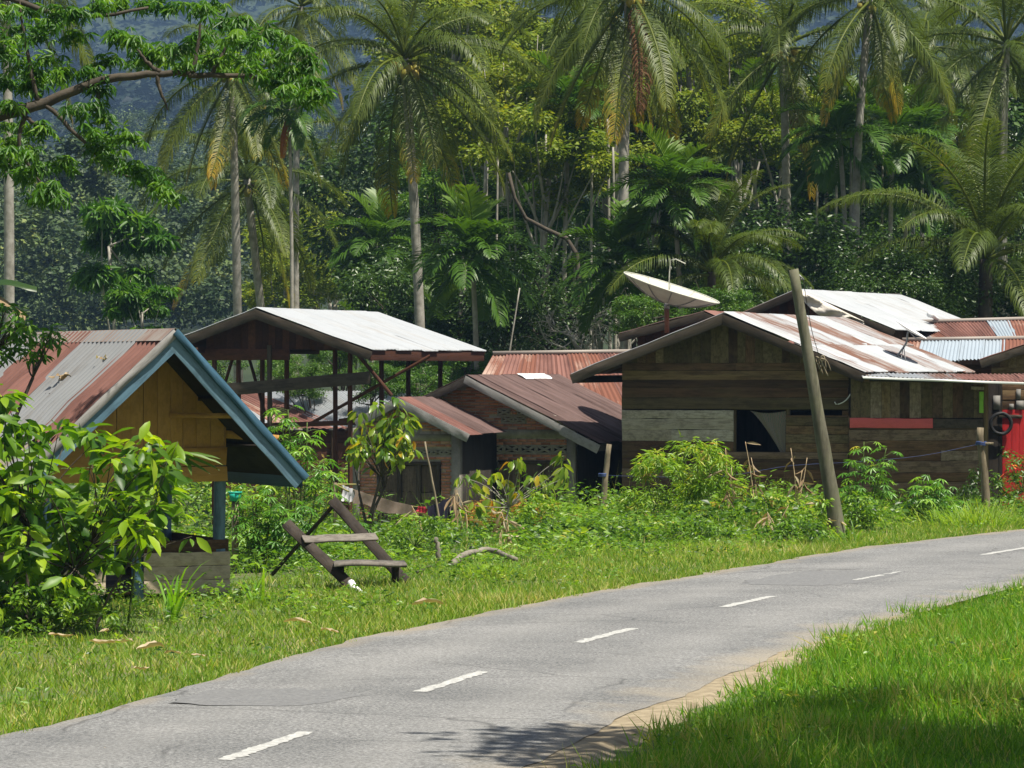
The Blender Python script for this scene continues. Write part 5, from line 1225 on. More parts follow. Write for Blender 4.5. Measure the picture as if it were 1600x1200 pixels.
ARECA = [[frond_mesh('frond', 'areca', 1.75, D(th), D(bd), 30, .58, .062, 200 + i * 5 + k, tb, tt, hg, .5) for k in range(2)] for i, (th, bd, tb, tt, hg) in enumerate(
    ((80, 55, .5, .65, .1), (60, 85, .35, .5, .25), (34, 95, .3, .45, .4), (6, 80, .2, .4, .7), (-30, 50, .15, .45, .9)))]
g = Geo()
for k in range(5):
    pass
def ball(name, mat, r, sx=1, sz=1.15):
    g = Geo(); V = []; n, m_ = 8, 6
    for j in range(m_ + 1):
        for i in range(n): a, p = i / n * 2 * np.pi, j / m_ * np.pi; V.append([r * sx * math.sin(p) * math.cos(a), r * sx * math.sin(p) * math.sin(a), r * sz * math.cos(p)])
    g.add(V, A([[j * n + i, j * n + (i + 1) % n, (j + 1) * n + (i + 1) % n, (j + 1) * n + i] for j in range(m_) for i in range(n)])); return g.mesh(name, mat, True)
NUT = ball('coconut', 'coconut', .13)
def trunk_geo(base, top, r0, r1, seed, bow=0.3, ring=True, n=40, kx=None):
    r = np.random.default_rng(seed); b_, t = A(base, float), A(top, float); s = np.linspace(0, 1, n)[:, None]
    P = b_ * (1 - s) + t * s + np.sin(s * np.pi) * A([r.normal(0, bow), r.normal(0, bow), 0]) 
    rad = r0 + (r1 - r0) * s[:, 0] ** .6 + r0 * .5 * np.exp(-s[:, 0] * 14)
    if ring: rad = rad * (1 + .035 * (np.arange(n) % 2)) * (1 + r.normal(0, .015, n))
    g = Geo(); tube(g, P, rad, 10); return g
def coconut_palm(crown, base_px, Z, sc, label, seed, styles, nuts=0, dead=0, r0=.17, bow=.3, name='coconut_palm', zb=None, bark='bark_palm', nfr=None):
    r = random.Random(seed); top = W(*crown, Z); bx = (base_px - CX) / FPX * Z; zb = -1.4 if zb is None else zb
    root = thing(name, label, 'palm tree', (bx, Z, zb), 0, 'coconut palms behind the village'); t = top - A([bx, Z, zb])
    trunk_geo((0, 0, 0), t, r0 * sc * 1.1, r0 * sc * .75, seed, bow).build('trunk', bark, root, True)
    a0 = r.uniform(0, 6.28); k = 0
    for (lv, cnt) in styles:
        for j in range(cnt):
            a0 += 2.39996 + r.uniform(-.2, .2)
            o = link('frond', r.choice(COCO[lv]), root, t + A([0, 0, .15 - .08 * lv]), (r.uniform(-.12, .12), r.uniform(-.12, .12), a0), sc * r.uniform(.85, 1.1)); k += 1
    for j in range(dead):
        a0 += 1.9; link('frond', COCO_BROWN, root, t + A([0, 0, -.2]), (0, r.uniform(-.1, .1), a0), sc * r.uniform(.8, 1))
    for j in range(nuts):
        a = j * 2.4; link('coconut', NUT, root, t + A([math.cos(a) * .34, math.sin(a) * .34, -.15 - .16 * (j % 3)]) * 1.0, (r.uniform(-.4, .4), r.uniform(-.4, .4), a), sc * r.uniform(.9, 1.2))
    return root
FULL = ((0, 3), (1, 5), (2, 4), (3, 4), (4, 5), (5, 2)); DROOP = ((1, 3), (2, 4), (3, 4), (4, 6), (5, 5)); YOUNG = ((0, 8), (1, 8), (2, 6), (3, 4))
coconut_palm((632, 92), 663, 110, .98, 'full coconut palm with green nuts rising behind the pavilion roof', 1, ((0, 3), (1, 6), (2, 6), (3, 6), (4, 7), (5, 3)), 14, 0)
coconut_palm((362, 105), 374, 118, .92, 'coconut palm with drooping yellow tipped fronds behind the pavilion ridge', 2, DROOP, 4)
coconut_palm((386, 280), 446, 128, .98, 'leaning coconut palm with low broad crown behind two slim trunks', 4, FULL, 6, 0, bow=.1)
coconut_palm((984, -22), 991, 104, 1.0, 'tall coconut palm with hanging brown frond beyond the big dish', 5, ((1, 4), (2, 4), (3, 5), (4, 6), (5, 4)), 8, 1)
coconut_palm((948, 10), 954, 124, .9, 'thin coconut palm standing behind the tall one with a brown frond', 6, DROOP, 6)
coconut_palm((1224, 72), 1240, 116, .92, 'dark coconut palm with orange fruit stalk above the leaning pole', 7, FULL, 8, 1)
coconut_palm((1360, -8), 1365, 112, .85, 'straight coconut palm whose crown leaves the top of the view', 8, DROOP, 3)
coconut_palm((1442, 70), 1424, 128, .95, 'coconut palm with bright yellow old fronds near the hill', 9, ((1, 4), (2, 5), (3, 5), (4, 6), (5, 6)), 4)
coconut_palm((1572, 70), 1594, 118, 1.0, 'coconut palm with upright glossy fronds above the red roof', 10, FULL, 0)
coconut_palm((1541, 405), 1535, 104, 1.04, 'short stout palm with huge upright fronds beside the red roof', 11, ((0, 7), (1, 7), (2, 6), (3, 4)), 0, 0, .24, .05, bark='bark_dark')
coconut_palm((1112, 425), 1112, 99, .72, 'low young palm with arching fronds right behind the big dish', 12, ((0, 5), (1, 9), (2, 8), (3, 4)), 0, 0, .2, .05, bark='bark_dark')
coconut_palm((8, -70), 12, 101, .9, 'palm with a mottled grey trunk at the edge beside the stall', 13, FULL, 0, bow=.05)
coconut_palm((1060, 300), 1062, 132, .8, 'pale hazy young palm half hidden behind the feather palm', 14, ((0, 6), (1, 8), (2, 5)), 0)
coconut_palm((1490, 60), 1500, 140, .9, 'distant coconut palm between the yellow palm and the glossy palm', 15, FULL, 0)
coconut_palm((470, 10), 468, 135, .85, 'distant coconut palm between the drooping palm and the full palm', 16, FULL, 0)
def areca_palm(crown, Z, sc, label, seed, base_px=None, dead=0, name='areca_palm', zb=-1.3, r0=.075, dense=1.0):
    r = random.Random(seed); top = W(*crown, Z); bx = ((base_px if base_px is not None else crown[0] + r.uniform(-6, 6)) - CX) / FPX * Z
    root = thing(name, label, 'palm tree', (bx, Z, zb), 0, 'areca palms behind the village'); t = top - A([bx, Z, zb])
    trunk_geo((0, 0, 0), t, r0 * sc * 1.1, r0 * sc * .8, seed, .15).build('trunk', 'bark_pale', root, True)
    g = Geo(); tube(g, [t + A([0, 0, -.5 * sc]), t + A([0, 0, .15])], [r0 * sc * 1.2, r0 * sc * .6], 8); g.build('crown_shaft', 'green_stem', root, True)
    a0 = r.uniform(0, 6)
    for lv, cnt in enumerate((3, 5, 5, 4, 3)):
        for j in range(int(cnt * dense)):
            a0 += 2.39996 + r.uniform(-.25, .25); link('frond', r.choice(ARECA[lv]), root, t + A([0, 0, .1 - .06 * lv]), (r.uniform(-.15, .15), r.uniform(-.15, .15), a0), sc * r.uniform(.85, 1.15))
    for j in range(dead): a0 += 1.3; link('frond', COCO_DEAD, root, t + A([0, 0, -.1]), (0, .1, 2.6 + j * .5), sc * .42)
    return root
AL = 'dark green areca palm with a slim pale trunk among the jungle trees'
areca_palm((452, 170), 106, .78, 'slim areca palm with hanging dead orange fronds beside the pavilion', 21, 453, 4)
areca_palm((588, 385), 122, 1.0, 'dark areca palm standing clear before the hazy hillside', 22)
areca_palm((738, 405), 104, 1.15, 'bright green areca palm above the pavilion roof edge', 23, dense=1.4)
areca_palm((1052, 305), 99, 1.0, 'sunlit yellow green areca palm directly above the big dish', 24, dense=1.4)
areca_palm((975, 415), 100, 1.1, 'dark low areca palm to one side of the big dish', 25, dense=1.3)
AREL = ['twin trunked looking areca palm above the leaning pole', 'areca palm between the leaning pole and the stout palm', 'high areca palm tucked between the two straight palm trunks', 'shaded areca palm just beside the leaning pole top', 'areca palm close under the palm with yellow fronds', 'areca palm beside the yellow green trees and the tall brown frond', 'areca palm half hidden below the thin coconut palm', 'low areca palm directly over the pavilion roof edge', 'areca palm deep in the trees above the brick house', 'areca palm beneath the dark palm with the fruit stalk', 'small areca palm low before the hazy hillside', 'areca palm above the zinc roof with the tarp']
for i, (px, py, Z, s) in enumerate(((1312, 215, 112, 1.1), (1395, 220, 116, 1.1), (1345, 190, 120, 1.0), (1290, 250, 118, .95), (1440, 215, 122, 1.0), (890, 175, 118, 1.1), (905, 300, 125, 1.0), (690, 530, 112, 1.0), (800, 330, 128, 1.0), (1180, 180, 128, 1.0), (560, 530, 130, .9), (1420, 290, 117, 1.0))):
    areca_palm((px, py), Z, s, AREL[i], 30 + i)

# ================================================================== broad-leaved trees
def tree_meshes(seed, R, Hc, n_cl, n_leaf, leaf, mat, bark, wid=.5, flat=.65, T=T_DIAMOND, trunk_r=.16, droop=.35, csize=(.22, .40), trunk_h=None, spread=1.0):
    """trunk with limbs (own mesh) and a crown of separate leaf clumps; origin at the base of the trunk"""
    r = np.random.default_rng(seed); gt = Geo(); gl = Geo(); C = []; RR = []
    top = A([r.normal(0, .3), r.normal(0, .3), Hc]); tr = curve_pts([A([0, 0, 0.]), A([r.normal(0, .2), r.normal(0, .2), Hc * .5]), top], 14); tube(gt, tr, np.linspace(trunk_r, trunk_r * .5, 14), 9)
    for k in range(n_cl):
        d = unit(r.normal(size=3)); d[2] = d[2] * .75 + .12; q = R * r.random() ** .38
        c = top + d * q * A([spread, spread, .85]); C.append(c); RR.append(R * r.uniform(*csize))
        if k % 2 == 0:
            i = r.integers(6, 14); st = tr[i]; md = st * .5 + c * .5 + r.normal(0, .15, 3) * R * .3; tube(gt, curve_pts([st, md, c], 8), np.linspace(trunk_r * .42, .012, 8), 5)
    blob_leaves(gl, T, C, RR, n_leaf, leaf, wid, (.1, .85), flat, droop, r, .7, .6)
    return gt.mesh('trunk', bark), gl.mesh('crown', mat)
def put_tree(name, meshes, label, group, px, py, Z, Hc, sc, seed, zb=-1.4, kids=None):
    """place so that the crown centre stands in the photo's direction"""
    r = random.Random(seed); top = W(px, py, Z); h = top[2] - zb; root = thing(name, label, 'tree', (top[0], Z, zb), r.uniform(0, 6.28), group)
    a = link('trunk', meshes[0], root); b_ = link('crown', meshes[1], root, (0, 0, h - Hc * sc)); b_.scale = (sc,) * 3; a.scale = (sc, sc, h / Hc); return root
HC = 9.0
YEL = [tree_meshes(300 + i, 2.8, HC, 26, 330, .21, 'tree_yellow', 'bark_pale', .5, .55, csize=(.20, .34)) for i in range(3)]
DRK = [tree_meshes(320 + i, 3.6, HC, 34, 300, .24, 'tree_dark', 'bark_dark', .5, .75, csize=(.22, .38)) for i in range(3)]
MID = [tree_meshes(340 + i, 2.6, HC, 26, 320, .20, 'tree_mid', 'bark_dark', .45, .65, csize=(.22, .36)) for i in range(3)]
rr = random.Random(77)
YELL = ['yellow green jungle tree, crown above the full palm and rounded jungle edge', 'yellow green jungle tree, low crown over the crooked dark tree', 'yellow green jungle tree, tall crown beside the full coconut palm top', 'yellow green jungle tree, tall crown behind the full coconut palm fronds', 'yellow green jungle tree, crown below the thin coconut palm', 'yellow green jungle tree, crown between the tall palm and the sunlit areca', 'yellow green jungle tree, high crown behind the tall palm with brown frond', 'yellow green jungle tree, high crown next to the dark palm with fruit stalk', 'yellow green jungle tree, small crown just above the leaning pole', 'yellow green jungle tree, crown straight above the sunlit areca palm', 'yellow green jungle tree, crown between the two tallest palm crowns', 'yellow green jungle tree, crown behind the tall palm trunk', 'yellow green jungle tree, crown beside the areca near the yellow trees']
for i, (px, py, Z, s) in enumerate(((800, 190, 124, 1.0), (842, 250, 118, .85), (715, 60, 146, 1.3), (775, 90, 150, 1.2), (930, 215, 132, 1.05), (1015, 215, 130, .95), (1090, 100, 142, 1.15), (1140, 75, 138, .9), (1215, 205, 126, .85), (1060, 170, 146, 1.0), (880, 60, 150, 1.1), (1000, 120, 148, 1.1), (830, 150, 136, .9))):
    put_tree('broadleaf_tree', YEL[i % 3], YELL[i], 'yellow green jungle trees', px, py, Z, HC, s, i)
k = 0
for px in range(620, 1760, 62):
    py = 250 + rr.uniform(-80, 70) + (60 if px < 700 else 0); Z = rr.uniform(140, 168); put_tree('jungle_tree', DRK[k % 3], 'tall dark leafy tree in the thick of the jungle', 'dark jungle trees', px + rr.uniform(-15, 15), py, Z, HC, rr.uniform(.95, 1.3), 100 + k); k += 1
for px in range(650, 1740, 58):
    py = 430 + rr.uniform(-50, 45); Z = rr.uniform(118, 138); put_tree('jungle_tree', (DRK if k % 3 else MID)[k % 3], 'dark understorey tree at the foot of the jungle', 'understorey trees', px + rr.uniform(-15, 15), py, Z, HC, rr.uniform(.7, .95), 100 + k); k += 1
for (px, py, Z, s) in ((1430, 440, 104, .62), (1385, 470, 102, .45), (1180, 470, 104, .5), (1590, 470, 106, .6), (870, 480, 110, .6), (780, 500, 112, .6), (1255, 400, 112, .7), (640, 470, 118, .7)):
    put_tree('glossy_shrub', DRK[k % 3], 'dark glossy shrub behind the ' + {1430: 'red roof and flat dish', 1385: 'tarp covered zinc roof', 1180: 'big dish and tarp roof', 1590: 'stout palm at the red roof', 870: 'striped rust red roof', 780: 'gap beside the pavilion', 1255: 'leaning pole top', 640: 'pavilion roof slope'}[px], 'glossy shrubs behind the roofs', px, py, Z, HC, s, 100 + k); k += 1
for (px, py, Z, s) in ((660, 330, 126, .8), (700, 230, 138, .9), (540, 560, 108, .35), (620, 575, 106, .4), (720, 575, 104, .4), (330, 575, 106, .3), (430, 585, 105, .3), (650, 600, 101, .35), (585, 600, 102, .3), (490, 600, 103, .3), (1130, 480, 96, .35), (1010, 500, 96, .35)):
    put_tree('garden_shrub', MID[k % 3], 'mid green leafy shrub ' + {660: 'against the jungle edge beside the full palm trunk', 700: 'high beside the full palm crown', 540: 'seen between the pavilion posts', 620: 'seen under the pavilion far eave', 720: 'beside the pavilion rear corner', 330: 'behind the stall roof and pavilion gable', 430: 'behind the pavilion plank rail', 650: 'over the white low roof and brick porch', 585: 'above the white low roof ridge', 490: 'behind the pale board in the pavilion', 1130: 'between the big dish and tarp roof', 1010: 'under the big dish rim'}[px], 'mid green shrubs', px, py, Z, HC, s, 100 + k); k += 1
for i, (px, py, Z, s) in enumerate(((485, 395, 165, 1.1), (515, 360, 172, .9), (450, 440, 160, .8))):
    put_tree('broadleaf_tree', YEL[i % 3], 'pale yellow green feathery tree ' + ('between the slim trunks and the full palm', 'highest on the hillside foot', 'low behind the leaning palm trunk')[i], 'yellow trees on the hillside', px, py, Z, HC, s, 60 + i)
UMB = tree_meshes(360, 2.2, 9.0, 15, 70, .50, 'overhang', 'bark_pale', 1.0, .45, T_PALM_DROOP, .09, .2, (.22, .36))
put_tree('umbrella_tree', UMB, 'slender tree with tiers of umbrella leaves behind the stall ridge', None, 180, 385, 112, 9.0, .8, 5)
put_tree('umbrella_tree', UMB, 'small umbrella leaved sapling just above the stall ridge', None, 222, 490, 104, 9.0, .5, 6)

# bare and dead trunks in the jungle
def bare_trunk(name, label, pts, Z, r0, mat='bark_pale', group='bare slender trunks in the jungle', r1=None):
    P = A([W(px, py, Z) for px, py in pts]); P[0][2] = -1.4; root = A(P[0]); g = Geo(); C = curve_pts(P - root, 16); tube(g, C, np.linspace(r0, r1 or r0 * .6, 16), 7); o = g.build(name, mat, None, True); o.location = Vector(root); return tag(o, label, 'tree trunk', group)
BT = 'slender pale bare trunk rising through the undergrowth'
for pts, Z, rr_ in ((((852, 600), (853, 210)), 121, .05), (((878, 600), (884, 230)), 120, .06), (((812, 580), (790, 230)), 119, .045), (((820, 580), (800, 240)), 119, .045), (((700, 600), (726, 400)), 112, .16), (((955, 560), (950, 180)), 120, .07), (((1300, 560), (1308, 205)), 114, .06), (((1340, 560), (1352, 190)), 121, .06), (((1372, 560), (1380, 205)), 118, .06), (((848, 560), (846, 220)), 126, .16), (((745, 600), (760, 250)), 122, .12), (((920, 560), (925, 240)), 117, .06), (((965, 560), (958, 230)), 115, .055), (((1270, 540), (1278, 230)), 116, .055), (((1325, 560), (1330, 215)), 112, .055), (((770, 580), (778, 240)), 114, .05)):
    bare_trunk('bare_trunk', BT, pts, Z, rr_)
bare_trunk('leaning_bamboo', 'thin bamboo pole leaning between the pavilion and rusty roof', ((752, 580), (812, 450)), 98, .03, 'bark_pale', None)
bare_trunk('crooked_tree', 'crooked dark tree bending through the jungle above the brick house', ((905, 560), (903, 420), (880, 370), (845, 355), (812, 330), (795, 270)), 113, .12, 'bark_dark', None, .05)
# dead twiggy tree
root = thing('dead_tree', 'leafless grey tree with tangled twigs above the rusty roof', 'tree', (W(930, 560, 106)[0], 106, -1.4)); g = Geo(); r = np.random.default_rng(5)
def twig(p, d, L, rad, lv):
    q = p + d * L; m_ = (p + q) / 2 + r.normal(0, .08 * L, 3); tube(g, curve_pts([p, m_, q], 6), np.linspace(rad, rad * .6, 6), 5)
    if lv:
        for k in range(r.integers(3, 5)): twig(p + (q - p) * r.uniform(.4, 1), unit(d * .7 + r.normal(0, .65, 3)), L * r.uniform(.5, .75), rad * .55, lv - 1)
b0 = A([0, 0, 0.]); twig(b0, A([0, 0, 1.]), 3.6, .07, 0)
for k in range(6): twig(A([0, 0, 3.2 + .25 * k]), unit(A([r.normal(0, .8), r.normal(0, .6), .7])), 1.5, .045, 3)
g.build('branches', 'bark_pale', root)

# ================================================================== big tree whose limbs reach in from the left
Z0 = 41.0; root = thing('overhanging_tree', 'tree reaching a dark limb with palmate leaves over the stall', 'tree', (-9.6, Z0 - .6, -.05)); loc = A(root.location)
o3 = lambda px, py, dz=0: W(px, py, Z0 + dz) - loc
def limb(name, ctrl, r0, r1, n=24, jit=.012):
    g = Geo(); C = curve_pts(ctrl, n); C[1:-1] += rng.normal(0, jit, (n - 2, 3)); tube(g, C, np.linspace(r0, r1, n), 9); return g.build(name, 'bark_dark', root, True)
limb('trunk', [A([0, 0, 0.]), A([.15, .1, 2.5]), A([.0, .2, 5.0]), A([.3, .3, 8.5])], .32, .16, 24, .02)
limb('limb', [A([.05, .2, 4.6]), o3(-300, 250), o3(-120, 215), o3(0, 182), o3(70, 162), o3(130, 136), o3(190, 120), o3(260, 113), o3(330, 118), o3(400, 122)], .13, .022, 44)
limb('limb', [A([.2, .3, 7.0]), o3(-250, 20, .4), o3(-60, -15, .4), o3(70, 15, .4), o3(120, 26, .4), o3(180, 24, .4), o3(232, 12, .4)], .08, .015, 30)
for c_ in ([o3(72, 165), o3(100, 190), o3(130, 222), o3(160, 248), o3(185, 270), o3(212, 278)], [o3(60, 160), o3(48, 110), o3(36, 50), o3(30, -10)], [o3(35, 178), o3(60, 198), o3(95, 218)], [o3(150, 130), o3(155, 160), o3(160, 190)], [o3(250, 113), o3(225, 92), o3(210, 70)], [o3(245, 114), o3(250, 140), o3(262, 172)], [o3(330, 118), o3(345, 90), o3(360, 60)], [o3(300, 115), o3(310, 70), o3(312, 20)], [o3(380, 122), o3(420, 100), o3(450, 95)], [o3(40, 175), o3(30, 230), o3(60, 280), o3(75, 310)]):
    limb('branch', c_, .028, .008, 12, .006)
CL = [(px, py) for px, py in ((10, 20), (45, 12), (15, 60), (55, 55), (90, 20), (30, 95), (70, 90), (10, 130), (45, 135), (80, 120), (110, 55), (100, 110), (150, 8), (190, 4), (235, 6), (265, 8), (15, 165), (20, 215), (45, 235), (12, 250), (35, 270), (62, 262), (75, 290), (85, 305), (100, 255), (60, 310), (140, 112), (165, 95), (150, 135), (185, 52), (205, 62), (225, 78), (240, 88), (215, 95), (150, 165), (165, 180), (120, 165), (140, 205), (165, 212), (185, 215), (205, 210), (150, 230), (175, 245), (200, 258), (218, 262), (235, 275), (250, 290), (265, 300), (310, 15), (330, 8), (350, 28), (275, 75), (300, 60), (325, 55), (345, 80), (370, 55), (395, 60), (420, 50), (445, 62), (380, 90), (410, 85), (440, 85), (470, 78), (455, 105), (480, 100), (490, 125), (470, 130), (495, 145), (430, 115), (400, 105), (355, 105), (330, 90), (300, 95), (285, 100), (375, 30), (430, 125), (445, 140), (480, 150), (60, 200), (25, 195), (5, 80), (30, 40), (75, 35), (125, 18), (5, 230), (40, 115), (60, 110))]
C = A([o3(px, py, rng.normal(0, .7)) for px, py in CL] + [o3(px, py, rng.normal(0, 1.2)) for px, py in zip(rng.uniform(-260, -10, 40), rng.uniform(-120, 280, 40))])
g = Geo(); blob_leaves(g, T_PALM_DROOP, C, .21, 21, .115, 1.0, (.05, .9), .55, .25, None, 1.4, .3); crn = g.build('crown', 'overhang', root)
# tree beside the road behind the viewer's side, throwing shade on the near grass
root = thing('roadside_tree', 'broad roadside tree shading the near verge and road edge', 'tree', (7.2, 23.8, 0.05)); gt, gl = tree_meshes(401, 3.3, 9.5, 46, 260, .26, 'tree_mid', 'bark_dark', .5, .6, trunk_r=.28, spread=1.15)
link('trunk', gt, root); link('crown', gl, root)
root = thing('roadside_tree', 'second roadside tree shading the asphalt beside the verge', 'tree', (3.5, 19.3, 0.05)); gt, gl = tree_meshes(402, 2.6, 10.5, 36, 240, .26, 'tree_mid', 'bark_dark', .5, .6, trunk_r=.25, spread=1.1)
link('trunk', gt, root); link('crown', gl, root)

# ================================================================== bush in front of the stall, shrub at its ridge, garden plants
def px_plant(name, label, cat, Z, base, clusters, rpx, n_each, T, leaf, wid, mat, dj=.4, tint=(.05, .95), droop=.4, up=.8, stems=True, stem_mat='bark_dark', stem_r=.012, flat=.9, seed=0, group=None, fork=.5):
    r = np.random.default_rng(seed); b_ = W(*base, Z); b_[2] = tz(b_[0], b_[1]) - .03; root = thing(name, label, cat, b_, 0, group); C = A([W(px, py, Z + r.normal(0, dj)) - b_ for px, py in clusters])
    if stems:
        g = Geo()
        nf = max(1, len(C) // 14); ctr = C.mean(0); forks = [A([ctr[0] * .45, ctr[1] * .45, max(.12, ctr[2] * .55)])] if nf == 1 else [C[q] * fork for q in r.choice(len(C), nf, replace=False)]
        for f in forks: tube(g, curve_pts([A([r.normal(0, .04), r.normal(0, .04), 0]), f * A([.35, .35, .55]) + r.normal(0, .02, 3), f], 8), np.linspace(stem_r * 1.6, stem_r, 8), 6)
        for c_ in C:
            f = min(forks, key=lambda q: np.linalg.norm(q - c_)); mid = f * .5 + c_ * .5 + A([0, 0, .03]) + r.normal(0, .04, 3); tube(g, curve_pts([f, mid, c_], 7), np.linspace(stem_r * .6, stem_r * .25, 7), 5)
        g.build('stem', stem_mat, root, True)
    g = Geo(); blob_leaves(g, T, C, rpx / FPX * Z, n_each, leaf, wid, tint, flat, droop, r, up, .3); g.build('foliage', mat, root); return root
def region(poly, n, seed):
    r = np.random.default_rng(seed); poly = A(poly, float); out = []
    lo, hi = poly.min(0), poly.max(0)
    while len(out) < n:
        p = r.uniform(lo, hi); inside = False; j = len(poly) - 1
        for i in range(len(poly)):
            if (poly[i][1] > p[1]) != (poly[j][1] > p[1]) and p[0] < (poly[j][0] - poly[i][0]) * (p[1] - poly[i][1]) / (poly[j][1] - poly[i][1]) + poly[i][0]: inside = not inside
            j = i
        if inside: out.append(tuple(p))
    return out
px_plant('cacao_bush', 'big leafy bush with some yellow leaves hiding the stall front', 'bush', 39.5, (45, 960), region([(-90, 620), (20, 600), (60, 650), (110, 668), (180, 650), (215, 668), (245, 690), (290, 705), (268, 745), (250, 790), (262, 835), (225, 850), (190, 880), (150, 905), (120, 945), (-90, 960)], 150, 4), 22, 11, T_LEAF, .24, .42, 'bush', .6, (-.1, .84), .45, .8, True, 'bark_dark', .016, 1.0, 5)
px_plant('cacao_bush', 'drooping leafy sprig reaching across the stall parapet from the bush', 'bush', 39.0, (150, 950), ((285, 800), (300, 838), (215, 880), (198, 850), (262, 720), (278, 690)), 10, 4, T_LEAF, .20, .42, 'bush', .1, (.2, .9), .6, seed=8)
px_plant('leafy_tree', 'leafy branch mass with narrow leaves beside the stall roof', 'tree', 42.0, (-60, 955), region([(-60, 470), (20, 480), (60, 500), (100, 520), (90, 548), (60, 560), (20, 545), (-60, 640)], 46, 5), 16, 16, T_LEAF, .13, .30, 'overhang', .3, (.1, .9), .5, seed=6, stem_r=.02, fork=.88)
# reed fan over the gable
root = thing('reed_palm', 'thin palm seedling with a fan of long leaves over the stall gable', 'plant', W(200, 945, 40.4) * A([1, 1, 0])); loc = A(root.location); g = Geo(); gs = Geo(); r = np.random.default_rng(3)
q = W(275, 708, 40.4) - loc; tube(gs, curve_pts([A([0, 0, 0]), W(225, 800, 40.4) - loc, q], 10), np.linspace(.014, .007, 10), 6); gs.build('stem', 'green_stem', root)
tip = [(350, 722), (345, 730), (330, 736), (300, 742), (285, 748), (345, 712), (240, 690), (230, 705)]; ps = np.tile(q, (8, 1)) + r.normal(0, .03, (8, 3)); tv = A([W(*t, 40.3) - loc for t in tip]); L = np.linalg.norm(tv - ps, axis=1)
scatter(g, T_LEAF, ps, tv - ps, np.tile(A([.1, -.6, .8]), (8, 1)), L, .055, r.uniform(.3, .8, 8), .6); g.build('foliage', 'areca', root)
# cassava: stems with palmate leaves on long stalks
def cassava(name, label, Z, base, tops, leaf, mat='cassava', spread=.28, n=16, seed=0, group=None, low=.35):
    r = np.random.default_rng(seed); b_ = W(*base, Z); b_[2] = tz(b_[0], b_[1]) - .03; root = thing(name, label, 'plant', b_, 0, group); gs = Geo(); gl = Geo()
    for tp in tops:
        t = W(*tp, Z + r.normal(0, .1)) - b_; C = curve_pts([A([r.normal(0, .05), r.normal(0, .05), 0]), t * A([.6, .6, .5]), t], 14); tube(gs, C, np.linspace(.018, .008, 14), 6)
        u = low + (1 - low) * r.random(n) ** .7; p = np.stack([np.interp(u, np.linspace(0, 1, 14), C[:, k]) for k in range(3)], 1); a = r.uniform(0, 6.28, n); d = np.c_[np.cos(a), np.sin(a), r.uniform(.0, .5, n)]
        e = p + d * (spread * r.uniform(.6, 1.15, n))[:, None]
        for s_, t_ in zip(p, e): tube(gs, [s_, (s_ + t_) / 2 + A([0, 0, .02]), t_], .0035, 4, cap=False)
        yd = d * A([1, 1, 0]) + A([0, 0, -.35]); zd = np.c_[d[:, :2] * .35, np.ones(n)] + r.normal(0, .2, (n, 3)); scatter(gl, T_PALMATE, e, yd, zd, leaf * r.uniform(.7, 1.2, n), leaf * r.uniform(.7, 1.2, n), np.clip(r.uniform(.1, .96, n), 0, 1))
    gs.build('stem', 'green_stem', root); gl.build('foliage', mat, root); return root
cassava('cassava_plant', 'tall cassava plant beside the leaning pole base', 64.5, (1345, 840), ((1350, 690), (1385, 700), (1335, 720), (1372, 730), (1328, 760), (1380, 770)), .15, n=20, seed=1, spread=.22)
cassava('cassava_plant', 'round cassava bush with red young tips before the annex', 68.0, (1455, 815), ((1452, 742), (1430, 760), (1475, 760), (1448, 768), (1490, 778), (1425, 785), (1465, 785)), .17, n=16, seed=2, spread=.22)
cassava('cassava_plant', 'cassava thicket between the stall and the bench', 52.0, (405, 905), ((372, 772), (400, 760), (430, 752), (455, 770), (395, 790), (440, 800), (470, 790), (385, 830), (420, 825), (460, 830)), .15, n=20, seed=3, spread=.25)
cassava('cassava_plant', 'tall thin cassava leaning out beside the stall roof edge', 54.0, (470, 900), ((450, 640), (470, 690), (500, 720), (480, 660), (522, 738), (440, 655)), .15, n=16, seed=4, spread=.22, low=.6)
cassava('cassava_plant', 'small cassava shoot in the weeds behind the bench', 58.0, (560, 880), ((560, 800), (545, 820)), .12, n=10, seed=5, spread=.15)
# young cacao tree before the brick porch
px_plant('cacao_tree', 'young cacao tree with yellowing leaves before the brick porch', 'tree', 60.0, (572, 838), region([(548, 655), (580, 632), (610, 620), (640, 650), (655, 690), (640, 715), (610, 730), (570, 728), (540, 705), (522, 690), (528, 668)], 44, 9), 13, 9, T_LEAF, .20, .42, 'cacao', .35, (.0, .88), .9, .5, True, 'bark_dark', .022, 1, 3)
px_plant('cacao_tree', 'low cacao sapling with drooping pale leaves before the main brick wall', 'tree', 62.0, (790, 850), ((722, 745), (735, 760), (745, 738), (760, 765), (775, 742), (800, 722), (812, 718), (790, 755), (808, 770), (830, 748), (845, 742), (852, 755), (880, 712), (885, 745), (880, 730), (770, 780), (742, 790)), 10, 8, T_LEAF, .21, .42, 'cacao', .25, (.1, .95), 1.2, .3, True, 'bark_pale', .014, 1, 4)
